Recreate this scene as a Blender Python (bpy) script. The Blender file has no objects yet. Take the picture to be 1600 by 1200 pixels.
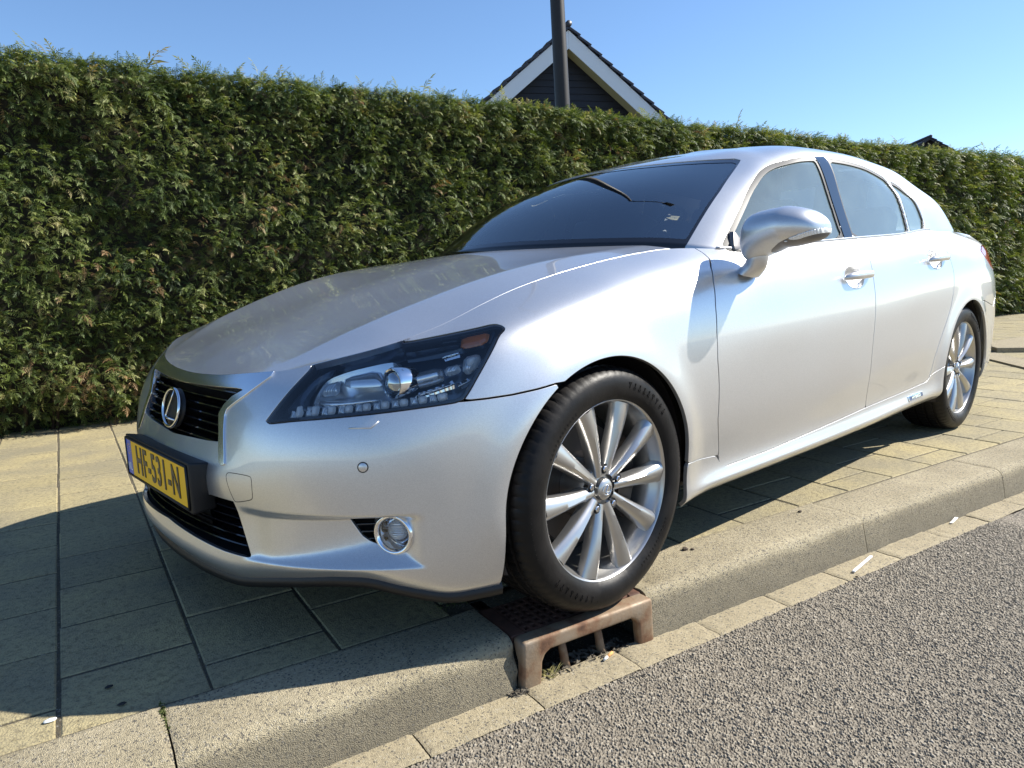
import bpy, bmesh, math, random
import numpy as np
from mathutils import Vector, Matrix, Euler
R = math.radians
rng = np.random.default_rng(7); random.seed(7)
SC = bpy.context.scene
# ------------------------------------------------------------------ camera, sky, sun, exposure
# The world frame runs along the kerb: X along the kerb, Y across the pavement to the hedge, Z up, Z = 0 on the pavement.
CAR_YAW = R(10.4)
cam = bpy.data.cameras.new('camera'); camo = bpy.data.objects.new('camera', cam); SC.collection.objects.link(camo)
cam.sensor_width = 36; cam.lens = 1122.47/1600*36; cam.clip_start = .05; cam.clip_end = 2000
def set_cam():
    cx, cy, cz, yaw, pitch, roll = -1.40042639, -2.07108812, .893664121, .834698541, .150820360, -.0368333345
    c, s = math.cos(CAR_YAW), math.sin(CAR_YAW)
    loc = Vector((cx*c-cy*s, cx*s+cy*c, cz)); yaw += CAR_YAW
    fw = Vector((math.cos(yaw)*math.cos(pitch), math.sin(yaw)*math.cos(pitch), -math.sin(pitch)))
    rt = Vector((math.sin(yaw), -math.cos(yaw), 0)); up = rt.cross(fw)
    r2 = math.cos(roll)*rt+math.sin(roll)*up; u2 = -math.sin(roll)*rt+math.cos(roll)*up
    M = Matrix((r2, u2, -fw)).transposed().to_4x4(); M.translation = loc
    camo.matrix_world = M
set_cam(); SC.camera = camo
SUN_EL, SUN_AZ = R(40.3), R(-19.5)          # azimuth from +X towards +Y (world frame)
w = bpy.data.worlds.new('World'); SC.world = w; w.use_nodes = True
nt = w.node_tree; nt.nodes.clear()
sky = nt.nodes.new('ShaderNodeTexSky'); sky.sky_type = 'NISHITA'; sky.sun_disc = False
sky.sun_elevation = SUN_EL; sky.sun_rotation = R(90)-SUN_AZ
sky.altitude = 0; sky.air_density = 1.0; sky.dust_density = 0.1; sky.ozone_density = 6.0
bg = nt.nodes.new('ShaderNodeBackground'); bg.inputs[1].default_value = .10
wo = nt.nodes.new('ShaderNodeOutputWorld')
nt.links.new(sky.outputs[0], bg.inputs[0]); nt.links.new(bg.outputs[0], wo.inputs[0])
sl = bpy.data.lights.new('sun', 'SUN'); sl.energy = 5.0; sl.angle = R(.53); sl.color = (1, .95, .86)
so = bpy.data.objects.new('sun', sl); SC.collection.objects.link(so)
sd = Vector((math.cos(SUN_EL)*math.cos(SUN_AZ), math.cos(SUN_EL)*math.sin(SUN_AZ), math.sin(SUN_EL)))
so.rotation_euler = sd.to_track_quat('Z', 'Y').to_euler(); so.location = (6, 0, 8)
SC.view_settings.view_transform = 'Standard'; SC.view_settings.look = 'None'
SC.view_settings.exposure = .92; SC.view_settings.gamma = 1; SC.view_settings.use_curve_mapping = False
SC.render.engine = 'CYCLES'
try:
    SC.cycles.max_bounces = 10; SC.cycles.transparent_max_bounces = 12; SC.cycles.use_denoising = True
except Exception: pass

# ------------------------------------------------------------------ object helpers
COL = SC.collection
def link(o, parent=None):
    COL.objects.link(o)
    if parent is not None: o.parent = parent
    return o
def tag(o, label=None, cat=None, group=None, kind=None):
    if label: o['label'] = label
    if cat: o['category'] = cat
    if group: o['group'] = group
    if kind: o['kind'] = kind
    return o
def empty(name, loc=(0, 0, 0), rz=0):
    o = bpy.data.objects.new(name, None); o.location = loc; o.rotation_euler = (0, 0, rz); o.empty_display_size = .2
    return link(o)
def mesh_np(name, V, F, mat=None, parent=None, smooth=True, normals=None, loc=None):
    """V (n,3); F (m,3) or (m,4) int arrays or list of such"""
    me = bpy.data.meshes.new(name)
    V = np.ascontiguousarray(V, np.float32)
    Fs = F if isinstance(F, list) else [F]
    Fs = [np.asarray(f, np.int32) for f in Fs if len(f)]
    loops = np.concatenate([f.ravel() for f in Fs]) if Fs else np.zeros(0, np.int32)
    tot = np.concatenate([np.full(len(f), f.shape[1], np.int32) for f in Fs])
    st = np.concatenate([[0], np.cumsum(tot)[:-1]]).astype(np.int32)
    me.vertices.add(len(V)); me.vertices.foreach_set('co', V.ravel())
    me.loops.add(len(loops)); me.loops.foreach_set('vertex_index', loops)
    me.polygons.add(len(tot)); me.polygons.foreach_set('loop_start', st); me.polygons.foreach_set('loop_total', tot)
    me.polygons.foreach_set('use_smooth', np.full(len(tot), smooth, bool))
    me.update(calc_edges=True)
    if mat: me.materials.append(mat)
    if normals is not None:
        me.normals_split_custom_set_from_vertices([tuple(n) for n in normals])
    o = bpy.data.objects.new(name, me)
    if loc is not None: o.location = loc
    return link(o, parent)
def bm_obj(name, bm, mat=None, parent=None, smooth=False, bevel=0, seg=2, loc=None, angle=35):
    me = bpy.data.meshes.new(name)
    bmesh.ops.recalc_face_normals(bm, faces=bm.faces[:])
    if bevel:
        es = [e for e in bm.edges if len(e.link_faces) == 2 and e.calc_face_angle(0) > R(angle)]
        bmesh.ops.bevel(bm, geom=es, offset=bevel, segments=seg, affect='EDGES', profile=.6)
    for f in bm.faces: f.smooth = smooth
    bm.to_mesh(me); bm.free()
    if smooth:
        try: me.set_sharp_from_angle(angle=R(40))
        except Exception: pass
    if mat: me.materials.append(mat)
    o = bpy.data.objects.new(name, me)
    if loc is not None: o.location = loc
    return link(o, parent)
def box_bm(bm, c, s, M=None):
    r = bmesh.ops.create_cube(bm, size=1)
    for v in r['verts']:
        p = Vector((v.co.x*s[0], v.co.y*s[1], v.co.z*s[2]))+Vector(c)
        v.co = (M @ p) if M is not None else p
    return r['verts']
def box(name, c, s, mat, parent=None, bevel=0, M=None, smooth=False):
    bm = bmesh.new(); box_bm(bm, c, s, M)
    return bm_obj(name, bm, mat, parent, smooth, bevel)
def grid_faces(n, m, wrap_n=False, wrap_m=False, flip=False):
    i = np.arange(n if wrap_n else n-1); j = np.arange(m if wrap_m else m-1)
    I, J = np.meshgrid(i, j, indexing='ij'); I2 = (I+1) % n; J2 = (J+1) % m
    F = np.stack([I*m+J, I2*m+J, I2*m+J2, I*m+J2], -1).reshape(-1, 4)
    return F[:, ::-1] if flip else F
def lathe(prof, n=64, axis='y'):
    """prof: list of (r, h); revolve about the y axis (h along y)"""
    P = np.array(prof, float); t = np.linspace(0, 2*math.pi, n, endpoint=False)
    V = np.stack([P[None, :, 0]*np.cos(t)[:, None], np.broadcast_to(P[None, :, 1], (n, len(P))), P[None, :, 0]*np.sin(t)[:, None]], -1)
    return V.reshape(-1, 3), grid_faces(n, len(P), wrap_n=True)
def tube(path, r, n=8, closed=False, flat=1.0):
    P = np.array(path, float); N = len(P)
    T = np.gradient(P, axis=0) if not closed else np.roll(P, -1, 0)-np.roll(P, 1, 0)
    T /= np.linalg.norm(T, axis=1)[:, None]
    up = np.array([0, 0, 1.]); A = np.cross(T, up); bad = np.linalg.norm(A, axis=1) < 1e-3
    A[bad] = np.cross(T[bad], [0, 1., 0]); A /= np.linalg.norm(A, axis=1)[:, None]; B = np.cross(A, T)
    t = np.linspace(0, 2*math.pi, n, endpoint=False); rr = np.broadcast_to(np.asarray(r, float), (N,))
    V = P[:, None]+rr[:, None, None]*(A[:, None]*np.cos(t)[None, :, None]+flat*B[:, None]*np.sin(t)[None, :, None])
    F = [grid_faces(N, n, wrap_n=closed, wrap_m=True)]
    V = V.reshape(-1, 3)
    if not closed:
        V = np.vstack([V, P[:1], P[-1:]]); k = N*n
        j = np.arange(n); j2 = (j+1) % n
        F.append(np.stack([np.full(n, k), j, j2], 1)); F.append(np.stack([np.full(n, k+1), (N-1)*n+j2, (N-1)*n+j], 1))
    return V, F
def join_geo(L):
    Vs, Fs, o = [], [], 0
    for V, F in L:
        for f in (F if isinstance(F, list) else [F]): Fs.append(np.asarray(f)+o)
        Vs.append(V); o += len(V)
    d = {}
    for f in Fs: d.setdefault(f.shape[1], []).append(f)
    return np.vstack(Vs), [np.vstack(v) for v in d.values()]

# ------------------------------------------------------------------ materials
def mat(name, col=(.5, .5, .5), rough=.5, metal=0, **kw):
    m = bpy.data.materials.new(name); m.use_nodes = True
    b = m.node_tree.nodes['Principled BSDF']
    b.inputs['Base Color'].default_value = (*col, 1); b.inputs['Roughness'].default_value = rough; b.inputs['Metallic'].default_value = metal
    for k, v in kw.items():
        b.inputs[k.replace('_', ' ')].default_value = v
    return m
def N(m, t, **kw):
    n = m.node_tree.nodes.new(t)
    for k, v in kw.items(): setattr(n, k, v)
    return n
def L(m, a, b): m.node_tree.links.new(a, b)
def bsdf(m): return m.node_tree.nodes['Principled BSDF']
def ramp(m, src, stops):
    r = N(m, 'ShaderNodeValToRGB'); e = r.color_ramp.elements
    while len(e) < len(stops): e.new(.5)
    for i, (p, c) in enumerate(stops):
        e[i].position = p; e[i].color = (*c, 1) if len(c) == 3 else c
    L(m, src, r.inputs[0]); return r.outputs[0]
def coords(m, kind='Object', scale=None):
    t = N(m, 'ShaderNodeTexCoord'); o = t.outputs[kind]
    if scale:
        mp = N(m, 'ShaderNodeMapping'); mp.inputs['Scale'].default_value = scale; L(m, o, mp.inputs[0]); o = mp.outputs[0]
    return o
def worldpos(m):
    g = N(m, 'ShaderNodeNewGeometry'); return g.outputs['Position']
def noise(m, vec, scale, detail=4, rough=.55):
    n = N(m, 'ShaderNodeTexNoise'); n.inputs['Scale'].default_value = scale; n.inputs['Detail'].default_value = detail
    n.inputs['Roughness'].default_value = rough; L(m, vec, n.inputs['Vector']); return n.outputs['Fac']
def voro(m, vec, scale, feat='F1', out='Distance'):
    n = N(m, 'ShaderNodeTexVoronoi'); n.feature = feat; n.inputs['Scale'].default_value = scale; L(m, vec, n.inputs['Vector']); return n.outputs[out]
def mixc(m, f, a, b, mode='MIX'):
    n = N(m, 'ShaderNodeMix'); n.data_type = 'RGBA'; n.blend_type = mode
    if isinstance(f, (int, float)): n.inputs[0].default_value = f
    else: L(m, f, n.inputs[0])
    for i, v in ((6, a), (7, b)):
        if isinstance(v, tuple): n.inputs[i].default_value = (*v, 1)
        else: L(m, v, n.inputs[i])
    return n.outputs[2]
def mathn(m, op, a, b=None, c=None):
    n = N(m, 'ShaderNodeMath', operation=op)
    for i, v in enumerate((a, b, c)):
        if v is None: continue
        if isinstance(v, (int, float)): n.inputs[i].default_value = v
        else: L(m, v, n.inputs[i])
    return n.outputs[0]
def bump(m, h, strength=.5, dist=.01):
    b = N(m, 'ShaderNodeBump'); b.inputs['Strength'].default_value = strength; b.inputs['Distance'].default_value = dist
    L(m, h, b.inputs['Height']); L(m, b.outputs[0], bsdf(m).inputs['Normal']); return b
def glass_mat(name, tint, ior=1.6, rough=0.0, haze=.0):
    m = bpy.data.materials.new(name); m.use_nodes = True; n = m.node_tree.nodes; n.clear()
    out = N(m, 'ShaderNodeOutputMaterial'); tr = N(m, 'ShaderNodeBsdfTransparent'); tr.inputs[0].default_value = (*tint, 1)
    gl = N(m, 'ShaderNodeBsdfGlossy'); gl.inputs['Roughness'].default_value = rough; gl.inputs[0].default_value = (1, 1, 1, 1)
    fr = N(m, 'ShaderNodeFresnel'); fr.inputs[0].default_value = ior
    mx = N(m, 'ShaderNodeMixShader'); L(m, fr.outputs[0], mx.inputs[0]); L(m, tr.outputs[0], mx.inputs[1]); L(m, gl.outputs[0], mx.inputs[2])
    last = mx.outputs[0]
    if haze:
        df = N(m, 'ShaderNodeBsdfDiffuse'); df.inputs[0].default_value = (.62, .78, .74, 1)  # pale cyan diffuse haze painted into the glass, standing in for reflected sky
        m2 = N(m, 'ShaderNodeMixShader'); nz = noise(m, coords(m, 'Object', (1, 1, 1)), 9, 5)
        L(m, mathn(m, 'MULTIPLY_ADD', nz, haze*.35, haze*.35), m2.inputs[0]); L(m, last, m2.inputs[1]); L(m, df.outputs[0], m2.inputs[2]); last = m2.outputs[0]
    L(m, last, out.inputs[0]); return m
# ---------------------------------------------------------------- car body surfaces (numpy)
import numpy as np, math
PLAN = np.array([(-.845,0),(-.835,.2),(-.808,.36),(-.76,.5),(-.685,.63),(-.59,.73),(-.47,.81),(-.33,.868),(-.15,.9),(0,.908),(.2,.905),(.45,.90),(.8,.905),(1.3,.915),(1.8,.918),(2.3,.915),(2.6,.915),(2.85,.915),(3.1,.91),(3.3,.895),(3.5,.868),(3.65,.82),(3.78,.72),(3.86,.58),(3.91,.4),(3.94,.2),(3.95,0)])

def nspline(t, P, q):
    """natural cubic spline through (t, P) evaluated at q"""
    t = np.asarray(t, float); P = np.asarray(P, float)
    flat = P.ndim == 1
    if flat: P = P[:, None]
    n = len(t); h = np.diff(t)
    A = np.zeros((n, n)); R = np.zeros((n, P.shape[1])); A[0, 0] = A[-1, -1] = 1
    for i in range(1, n-1):
        A[i, i-1] = h[i-1]; A[i, i] = 2*(h[i-1]+h[i]); A[i, i+1] = h[i]
        R[i] = 6*((P[i+1]-P[i])/h[i]-(P[i]-P[i-1])/h[i-1])
    M = np.linalg.solve(A, R)
    k = np.clip(np.searchsorted(t, q, 'right')-1, 0, n-2)
    a = (t[k+1]-q)[:, None]; b = (q-t[k])[:, None]; hh = h[k][:, None]
    r = M[k]*a**3/(6*hh)+M[k+1]*b**3/(6*hh)+(P[k]/hh-M[k]*hh/6)*a+(P[k+1]/hh-M[k+1]*hh/6)*b
    return r[:, 0] if flat else r

def gauss1(A, sig, axis, mode='edge'):
    n = int(max(1, math.ceil(3*sig))); w = np.exp(-.5*(np.arange(-n, n+1)/sig)**2); w /= w.sum()
    pad = [(0, 0)]*A.ndim; pad[axis] = (n, n)
    B = np.pad(A, pad, mode='reflect', reflect_type='odd') if mode == 'odd' else np.pad(A, pad, mode='reflect')
    out = np.zeros_like(A); sl = [slice(None)]*A.ndim
    for i, wi in enumerate(w):
        sl[axis] = slice(i, i+A.shape[axis]); out += wi*B[tuple(sl)]
    return out

# dense plan contour, arclength s measured from the nose
_m = PLAN.copy(); _m[:, 1] *= -1
_full = np.vstack([_m[:0:-1], PLAN])
_t = np.concatenate([[0], np.cumsum(np.linalg.norm(np.diff(_full, axis=0), axis=1)**.5)])
_q = np.linspace(0, _t[-1], 12001); _c = nspline(_t, _full, _q)
_sl = np.concatenate([[0], np.cumsum(np.linalg.norm(np.diff(_c, axis=0), axis=1))])
_sl -= _sl[len(_sl)//2]
DS = .004; SMAX = _sl[-1]
SG = np.arange(0, SMAX, DS)
CX = np.interp(SG, _sl, _c[:, 0]); CY = np.interp(SG, _sl, _c[:, 1])
CX = gauss1(CX, 8, 0); CY = gauss1(np.concatenate([-CY[:60][::-1], CY]), 8, 0)[60:]
_tx = np.gradient(CX); _ty = np.gradient(CY); _ln = np.hypot(_tx, _ty)
NX = -_ty/_ln; NY = _tx/_ln          # outward normal in plan (y > 0 half)
def s_at_y(y): return SG[np.argmin(np.where(CX < 1.5, abs(CY-y), 9))]
def s_at_yr(y): return SG[np.argmin(np.where(CX > 2.5, abs(CY-y), 9))]
def s_at_x(x): return SG[np.argmin(abs(CX-x)+(CY < .5)*1.)]

LV = [
 (('y',0),   (.172,.035),(.205,.012),(.245,.012),(.34,.030),(.42,.026),(.49,.05),(.56,.075),(.62,.095),(.655,.12)),
 (('y',.2),  (.172,.035),(.205,.012),(.245,.012),(.34,.028),(.42,.024),(.49,.047),(.56,.07),(.625,.092),(.661,.12)),
 (('y',.36), (.174,.035),(.205,.012),(.245,.012),(.34,.022),(.42,.016),(.49,.032),(.56,.052),(.63,.085),(.675,.12)),
 (('y',.5),  (.198,.035),(.222,.017),(.25,.010),(.34,.010),(.42,.005),(.49,.010),(.565,.03),(.635,.07),(.686,.12)),
 (('y',.63), (.215,.035),(.235,.018),(.26,.012),(.34,.008),(.42,.002),(.50,.004),(.58,.025),(.665,.072),(.714,.12)),
 (('y',.70), (.215,.032),(.236,.016),(.262,.009),(.34,.004),(.42,0),(.507,.004),(.593,.028),(.678,.076),(.729,.13)),
 (('y',.735), (.197,.03),(.222,.014),(.26,.006),(.34,.002),(.42,0),(.51,.004),(.60,.03),(.685,.078),(.737,.135)),
 (('y',.81), (.158,.03),(.19,.012),(.26,.002),(.36,0),(.46,0),(.56,.008),(.65,.035),(.72,.08),(.768,.165)),
 (('x',-.33),(.165,.02),(.2,.008),(.28,0),(.40,0),(.52,.0),(.62,.012),(.71,.037),(.77,.085),(.808,.195)),
 (('x',-.15),(.165,.02),(.2,.008),(.3,0),(.42,0),(.54,0),(.65,.012),(.745,.037),(.81,.09),(.858,.215)),
 (('x',.06), (.17,.02),(.2,.008),(.3,0),(.42,0),(.56,0),(.68,.010),(.785,.035),(.85,.09),(.898,.215)),
 (('x',.27), (.19,.025),(.22,.008),(.3,.01),(.42,0),(.56,0),(.70,.008),(.805,.032),(.88,.09),(.932,.205)),
 (('x',.5),  (.205,.035),(.235,.012),(.285,.026),(.42,.010),(.56,0),(.70,.004),(.815,.028),(.90,.082),(.958,.19)),
 (('x',.65), (.205,.035),(.235,.012),(.285,.028),(.42,.010),(.57,0),(.705,.003),(.818,.026),(.90,.07),(.956,.152)),
 (('x',.8),  (.205,.035),(.235,.012),(.285,.028),(.42,.010),(.58,0),(.71,.002),(.82,.025),(.895,.055),(.947,.107)),
 (('x',1.2), (.207,.035),(.238,.012),(.288,.028),(.42,.010),(.58,0),(.72,.001),(.83,.024),(.91,.057),(.968,.113)),
 (('x',1.7), (.210,.035),(.242,.012),(.30,.028),(.43,.010),(.59,0),(.73,.001),(.845,.024),(.93,.06),(.990,.117)),
 (('x',2.2), (.215,.035),(.25,.010),(.31,.022),(.44,.006),(.61,0),(.76,.001),(.87,.024),(.95,.06),(1.010,.127)),
 (('x',2.6), (.215,.03),(.25,.008),(.32,.006),(.46,0),(.63,0),(.78,.002),(.89,.026),(.975,.072),(1.04,.152)),
 (('x',2.9), (.215,.03),(.25,.008),(.34,0),(.48,0),(.64,0),(.79,.004),(.90,.03),(.99,.095),(1.043,.175)),
 (('x',3.12),(.215,.03),(.25,.01),(.34,.0),(.48,0),(.64,0),(.79,.006),(.91,.04),(1.0,.12),(1.045,.185)),
 (('x',3.4), (.225,.04),(.26,.015),(.35,.005),(.48,0),(.64,0),(.78,.006),(.88,.035),(.975,.09),(1.052,.235)),
 (('x',3.65),(.235,.05),(.27,.02),(.36,.008),(.48,0),(.62,0),(.76,.015),(.86,.04),(.95,.065),(1.022,.13)),
 (('yr',.58),(.24,.05),(.28,.02),(.36,.01),(.48,.0),(.60,0),(.72,.04),(.85,.06),(.93,.07),(1.0,.10)),
 (('yr',.2), (.24,.05),(.28,.02),(.36,.01),(.48,.0),(.60,0),(.70,.05),(.85,.08),(.93,.08),(1.0,.10)),
 (('yr',0),  (.24,.05),(.28,.02),(.36,.01),(.48,.0),(.60,0),(.70,.05),(.85,.08),(.93,.08),(1.0,.10)),
]
def _key(k): return {'y': s_at_y, 'x': s_at_x, 'yr': s_at_yr}[k[0]](k[1])
_ks = np.array([_key(r[0]) for r in LV]); _ks[0] = 0; _ks[-1] = SG[-1]
_kz = np.array([[a for a, b in r[1:]] for r in LV]); _ki = np.array([[b for a, b in r[1:]] for r in LV])
LZ = np.stack([gauss1(np.interp(SG, _ks, _kz[:, j]), 6 if j < 2 else 13, 0) for j in range(9)], 1)
LI = np.stack([gauss1(np.interp(SG, _ks, _ki[:, j]), 13, 0) for j in range(9)], 1)
NV = 112
_vq = np.linspace(0, 8, NV)
Zs = nspline(np.arange(9), LZ.T, _vq).T          # (nS, NV)
Is = nspline(np.arange(9), LI.T, _vq).T
Zs = gauss1(Zs, 2.2, 1, 'odd'); Is = gauss1(Is, 2.2, 1, 'odd')

def sstep(a, b, x):
    t = np.clip((x-a)/(b-a), 0, 1); return t*t*(3-2*t)

def shell_disp(s, x, y, z):
    """extra outward displacement of the lower shell: arch flares, bumper scoop, sill"""
    d = np.zeros_like(z)
    for wx in (0., 2.85):
        r = np.hypot(x-wx, z-.33)
        d += .013*np.exp(-(np.clip(r-.352, 0, 9)/.055)**2)*(z > .1)*sstep(.10, .35, z)
    D = (.011*sstep(.40, .47, s)+.040*np.clip((s-.50)/.27, 0, 1)**1.15)*(1-sstep(.80, .90, s))*(s < 2)
    shelf = np.clip(z-.243, 0, 1)*.95; q = shelf/np.maximum(D, 1e-5)
    soft = np.where(q < 1, q-.18*q*q*(q > 0)*q, .82+.18*(1-np.exp(-(q-1)*1.5)))
    d -= D*np.clip(soft, 0, 1)*(1-sstep(.354, .370, z))
    # headlamp area brow and soft shoulder line
    return d

def shell_grid(s_a, s_b, ds, sgn=1, v0=0, v1=NV-1, vs=1):
    s = np.arange(s_a, s_b+1e-9, ds); a = np.abs(s)
    vi = np.arange(v0, v1+1, vs)
    Z = np.stack([np.interp(a, SG, Zs[:, j]) for j in vi], 1)
    I = np.stack([np.interp(a, SG, Is[:, j]) for j in vi], 1)
    sg = np.sign(s)+(s == 0)
    cx = np.interp(a, SG, CX)[:, None]; cy = (np.interp(a, SG, CY))[:, None]
    nx = np.interp(a, SG, NX)[:, None]; ny = (np.interp(a, SG, NY))[:, None]
    ny = np.where(a[:, None] < 1e-6, 0, ny)
    X = cx-nx*I; Y = cy-ny*I
    D = shell_disp(np.broadcast_to(a[:, None], Z.shape), X, Y, Z)
    X += nx*D; Y += ny*D
    V = np.stack([X, Y*sg[:, None]*sgn, Z], 2)
    S = np.broadcast_to(s[:, None]*sgn, Z.shape)
    return V, np.stack([S, Z], 2)          # positions and (s, z) chart; s > 0 means +y side

# ---------------- greenhouse: rings from the belt to the roof centre line
GH = [
 # belt
 [(.40,0,.995),(.43,.28,.99),(.51,.50,.983),(.625,.675,.970),(.675,.742,.958),(.76,.797,.944),(1.2,.80,.967),(1.7,.80,.989),(2.2,.79,1.009),(2.65,.765,1.03),(3.05,.735,1.043),(3.36,.66,1.05),(3.48,.38,1.065),(3.52,0,1.07)],
 # mid glass
 [(.70,0,1.185),(.725,.27,1.182),(.80,.47,1.177),(.92,.622,1.163),(.97,.68,1.15),(1.03,.712,1.14),(1.33,.722,1.175),(1.72,.722,1.19),(2.15,.718,1.195),(2.66,.694,1.195),(3.0,.664,1.20),(3.24,.59,1.215),(3.27,.33,1.22),(3.29,0,1.227)],
 # top of the glass
 [(1.07,0,1.322),(1.09,.24,1.317),(1.145,.42,1.312),(1.235,.55,1.308),(1.275,.592,1.305),(1.33,.625,1.30),(1.52,.64,1.335),(1.76,.64,1.348),(2.12,.64,1.338),(2.54,.63,1.29),(2.82,.595,1.31),(2.97,.51,1.33),(2.93,.3,1.345),(2.93,0,1.355)],
 # rail
 [(1.15,0,1.341),(1.165,.235,1.339),(1.21,.405,1.337),(1.295,.525,1.338),(1.335,.56,1.334),(1.38,.59,1.334),(1.55,.60,1.364),(1.77,.60,1.377),(2.12,.60,1.378),(2.48,.59,1.36),(2.72,.555,1.366),(2.84,.48,1.372),(2.80,.28,1.38),(2.80,0,1.388)],
 [(1.30,0,1.372),(1.31,.18,1.372),(1.345,.31,1.373),(1.41,.40,1.380),(1.44,.43,1.380),(1.48,.45,1.383),(1.60,.46,1.402),(1.78,.46,1.412),(2.08,.46,1.414),(2.34,.45,1.402),(2.48,.42,1.40),(2.56,.36,1.40),(2.58,.2,1.408),(2.58,0,1.41)],
 [(1.46,0,1.408),(1.465,.09,1.407),(1.475,.15,1.407),(1.50,.20,1.412),(1.52,.21,1.413),(1.55,.22,1.416),(1.64,.225,1.424),(1.79,.225,1.429),(2.02,.225,1.427),(2.2,.22,1.42),(2.27,.205,1.418),(2.31,.18,1.418),(2.32,.11,1.42),(2.32,0,1.422)],
 [(1.60,0,1.427),(1.60,0,1.427),(1.60,0,1.427),(1.61,0,1.428),(1.62,0,1.428),(1.64,0,1.429),(1.70,0,1.432),(1.80,0,1.434),(1.93,0,1.433),(2.02,0,1.43),(2.04,0,1.43),(2.05,0,1.43),(2.06,0,1.429),(2.06,0,1.429)],
]
GHU = [0, 2.8, 5.4, 8, 9, 10.2, 14, 18, 22, 26, 28.5, 31, 33.5, 36]
def gh_grid(nu=420, nv=110):
    G = np.array(GH, float)
    m = G[:, :0:-1].copy(); m[:, :, 1] *= -1
    G = np.concatenate([m, G], 1)                       # u from -36 .. 36
    u = np.concatenate([-np.array(GHU[:0:-1]), GHU]); uq = np.linspace(-36, 36, nu*2+1)
    v = np.array([0, 1, 2, 2.28, 2.9, 3.8, 4.7])
    A = np.stack([nspline(u, g, uq) for g in G])        # rings, u, 3
    vq = np.linspace(0, 4.7, nv)
    B = nspline(v, A.reshape(len(G), -1), vq).reshape(nv, len(uq), 3)
    B = gauss1(B, 2.0, 0, 'odd'); B2 = gauss1(B, 3.0, 1, 'odd'); B = B2
    V = B.transpose(1, 0, 2)
    U = np.stack([np.broadcast_to(uq[:, None], V.shape[:2]), np.broadcast_to(vq[None], V.shape[:2])], 2)
    return V, U

# ---------------- hood and boot lid: lofts from one top edge of the shell to the other
def shell_top():
    V, c = shell_grid(0, SG[-1], DS, 1, NV-1, NV-1)
    return V[:, 0], c[:, 0]

def fit_height(x0, x1, y1, h, data, wsm=1.0):
    """smooth symmetric height field on a coarse grid through weighted points data = [(x, y, z, w)]; bending energy"""
    nx = int(round((x1-x0)/h))+1; ny = int(round(y1/h))+1
    N = nx*ny; ATA = np.zeros((N, N)); ATb = np.zeros(N)
    def add(idx, co, b, w):
        idx = np.array(idx); co = np.array(co)
        ATA[np.ix_(idx, idx)] += w*np.outer(co, co); ATb[idx] += w*co*b
    I = lambda i, j: i*ny+abs(j)
    def addn(items, b, w):
        d = {}
        for k, c in items: d[k] = d.get(k, 0)+c
        add(list(d), list(d.values()), b, w)
    for i in range(nx):
        for j in range(ny):
            if 0 < i < nx-1: addn([(I(i-1, j), 1), (I(i, j), -2), (I(i+1, j), 1)], 0, wsm)
            if j < ny-1: addn([(I(i, j-1), 1), (I(i, j), -2), (I(i, j+1), 1)], 0, wsm)
            if i < nx-1 and j < ny-1: addn([(I(i, j), 1.4), (I(i+1, j), -1.4), (I(i, j+1), -1.4), (I(i+1, j+1), 1.4)], 0, wsm)
    for x, y, z, w in data:
        fx = (x-x0)/h; fy = abs(y)/h; i = int(min(max(fx, 0), nx-1.001)); j = int(min(fy, ny-1.001)); a = fx-i; b = fy-j
        addn([(I(i, j), (1-a)*(1-b)), (I(i+1, j), a*(1-b)), (I(i, j+1), (1-a)*b), (I(i+1, j+1), a*b)], z, w)
    Z = np.linalg.solve(ATA+1e-9*np.eye(N), ATb).reshape(nx, ny)
    gx = x0+h*np.arange(nx); gy = h*np.arange(-ny+1, ny)
    Z = np.concatenate([Z[:, :0:-1], Z], 1)
    def f(xq, yq):
        A = nspline(gx, Z, xq)                       # rows at xq
        return nspline(gy, A.T, yq).T                # (len(xq), len(yq))
    return f
def _sp(d, w): return w*np.logaddexp(0, d/w)
def hood_crease(x, y):
    yc = np.interp(x, [-.75, -.6, -.45, -.3, -.1, .2, .5], [.33, .42, .485, .525, .56, .605, .63])
    amp = .26*sstep(-.73, -.50, x)*(1-.55*sstep(0, .5, x))
    return -amp*_sp(np.abs(y)-yc, .006)
def hood_fn():
    T, c = shell_top(); e = T[T[:, 0] < .56]
    dat = [(p[0], p[1], p[2]-hood_crease(p[0], p[1]), 40.) for p in e[::4]]
    for x, z in [(-.715,.661),(-.68,.684),(-.60,.725),(-.45,.780),(-.25,.843),(0,.908),(.2,.951),(.35,.978),(.5,1.0)]:
        dat.append((x, 0, z, 8.)); dat.append((x, .15, z-.002, 4.))
    f = fit_height(-.78, .58, .78, .03, dat, .5)
    return lambda x, y: f(x, y)+hood_crease(x[:, None], y[None, :])
def lid_fn():
    T, c = shell_top(); e = T[T[:, 0] > 3.0]
    dat = [(p[0], p[1], p[2], 40.) for p in e[::4]]+[(3.2,0,1.07,5.),(3.5,0,1.068,5.),(3.75,0,1.055,5.),(3.05,0,1.07,5)]
    return fit_height(2.95, 3.95, .78, .04, dat, .5)
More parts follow.
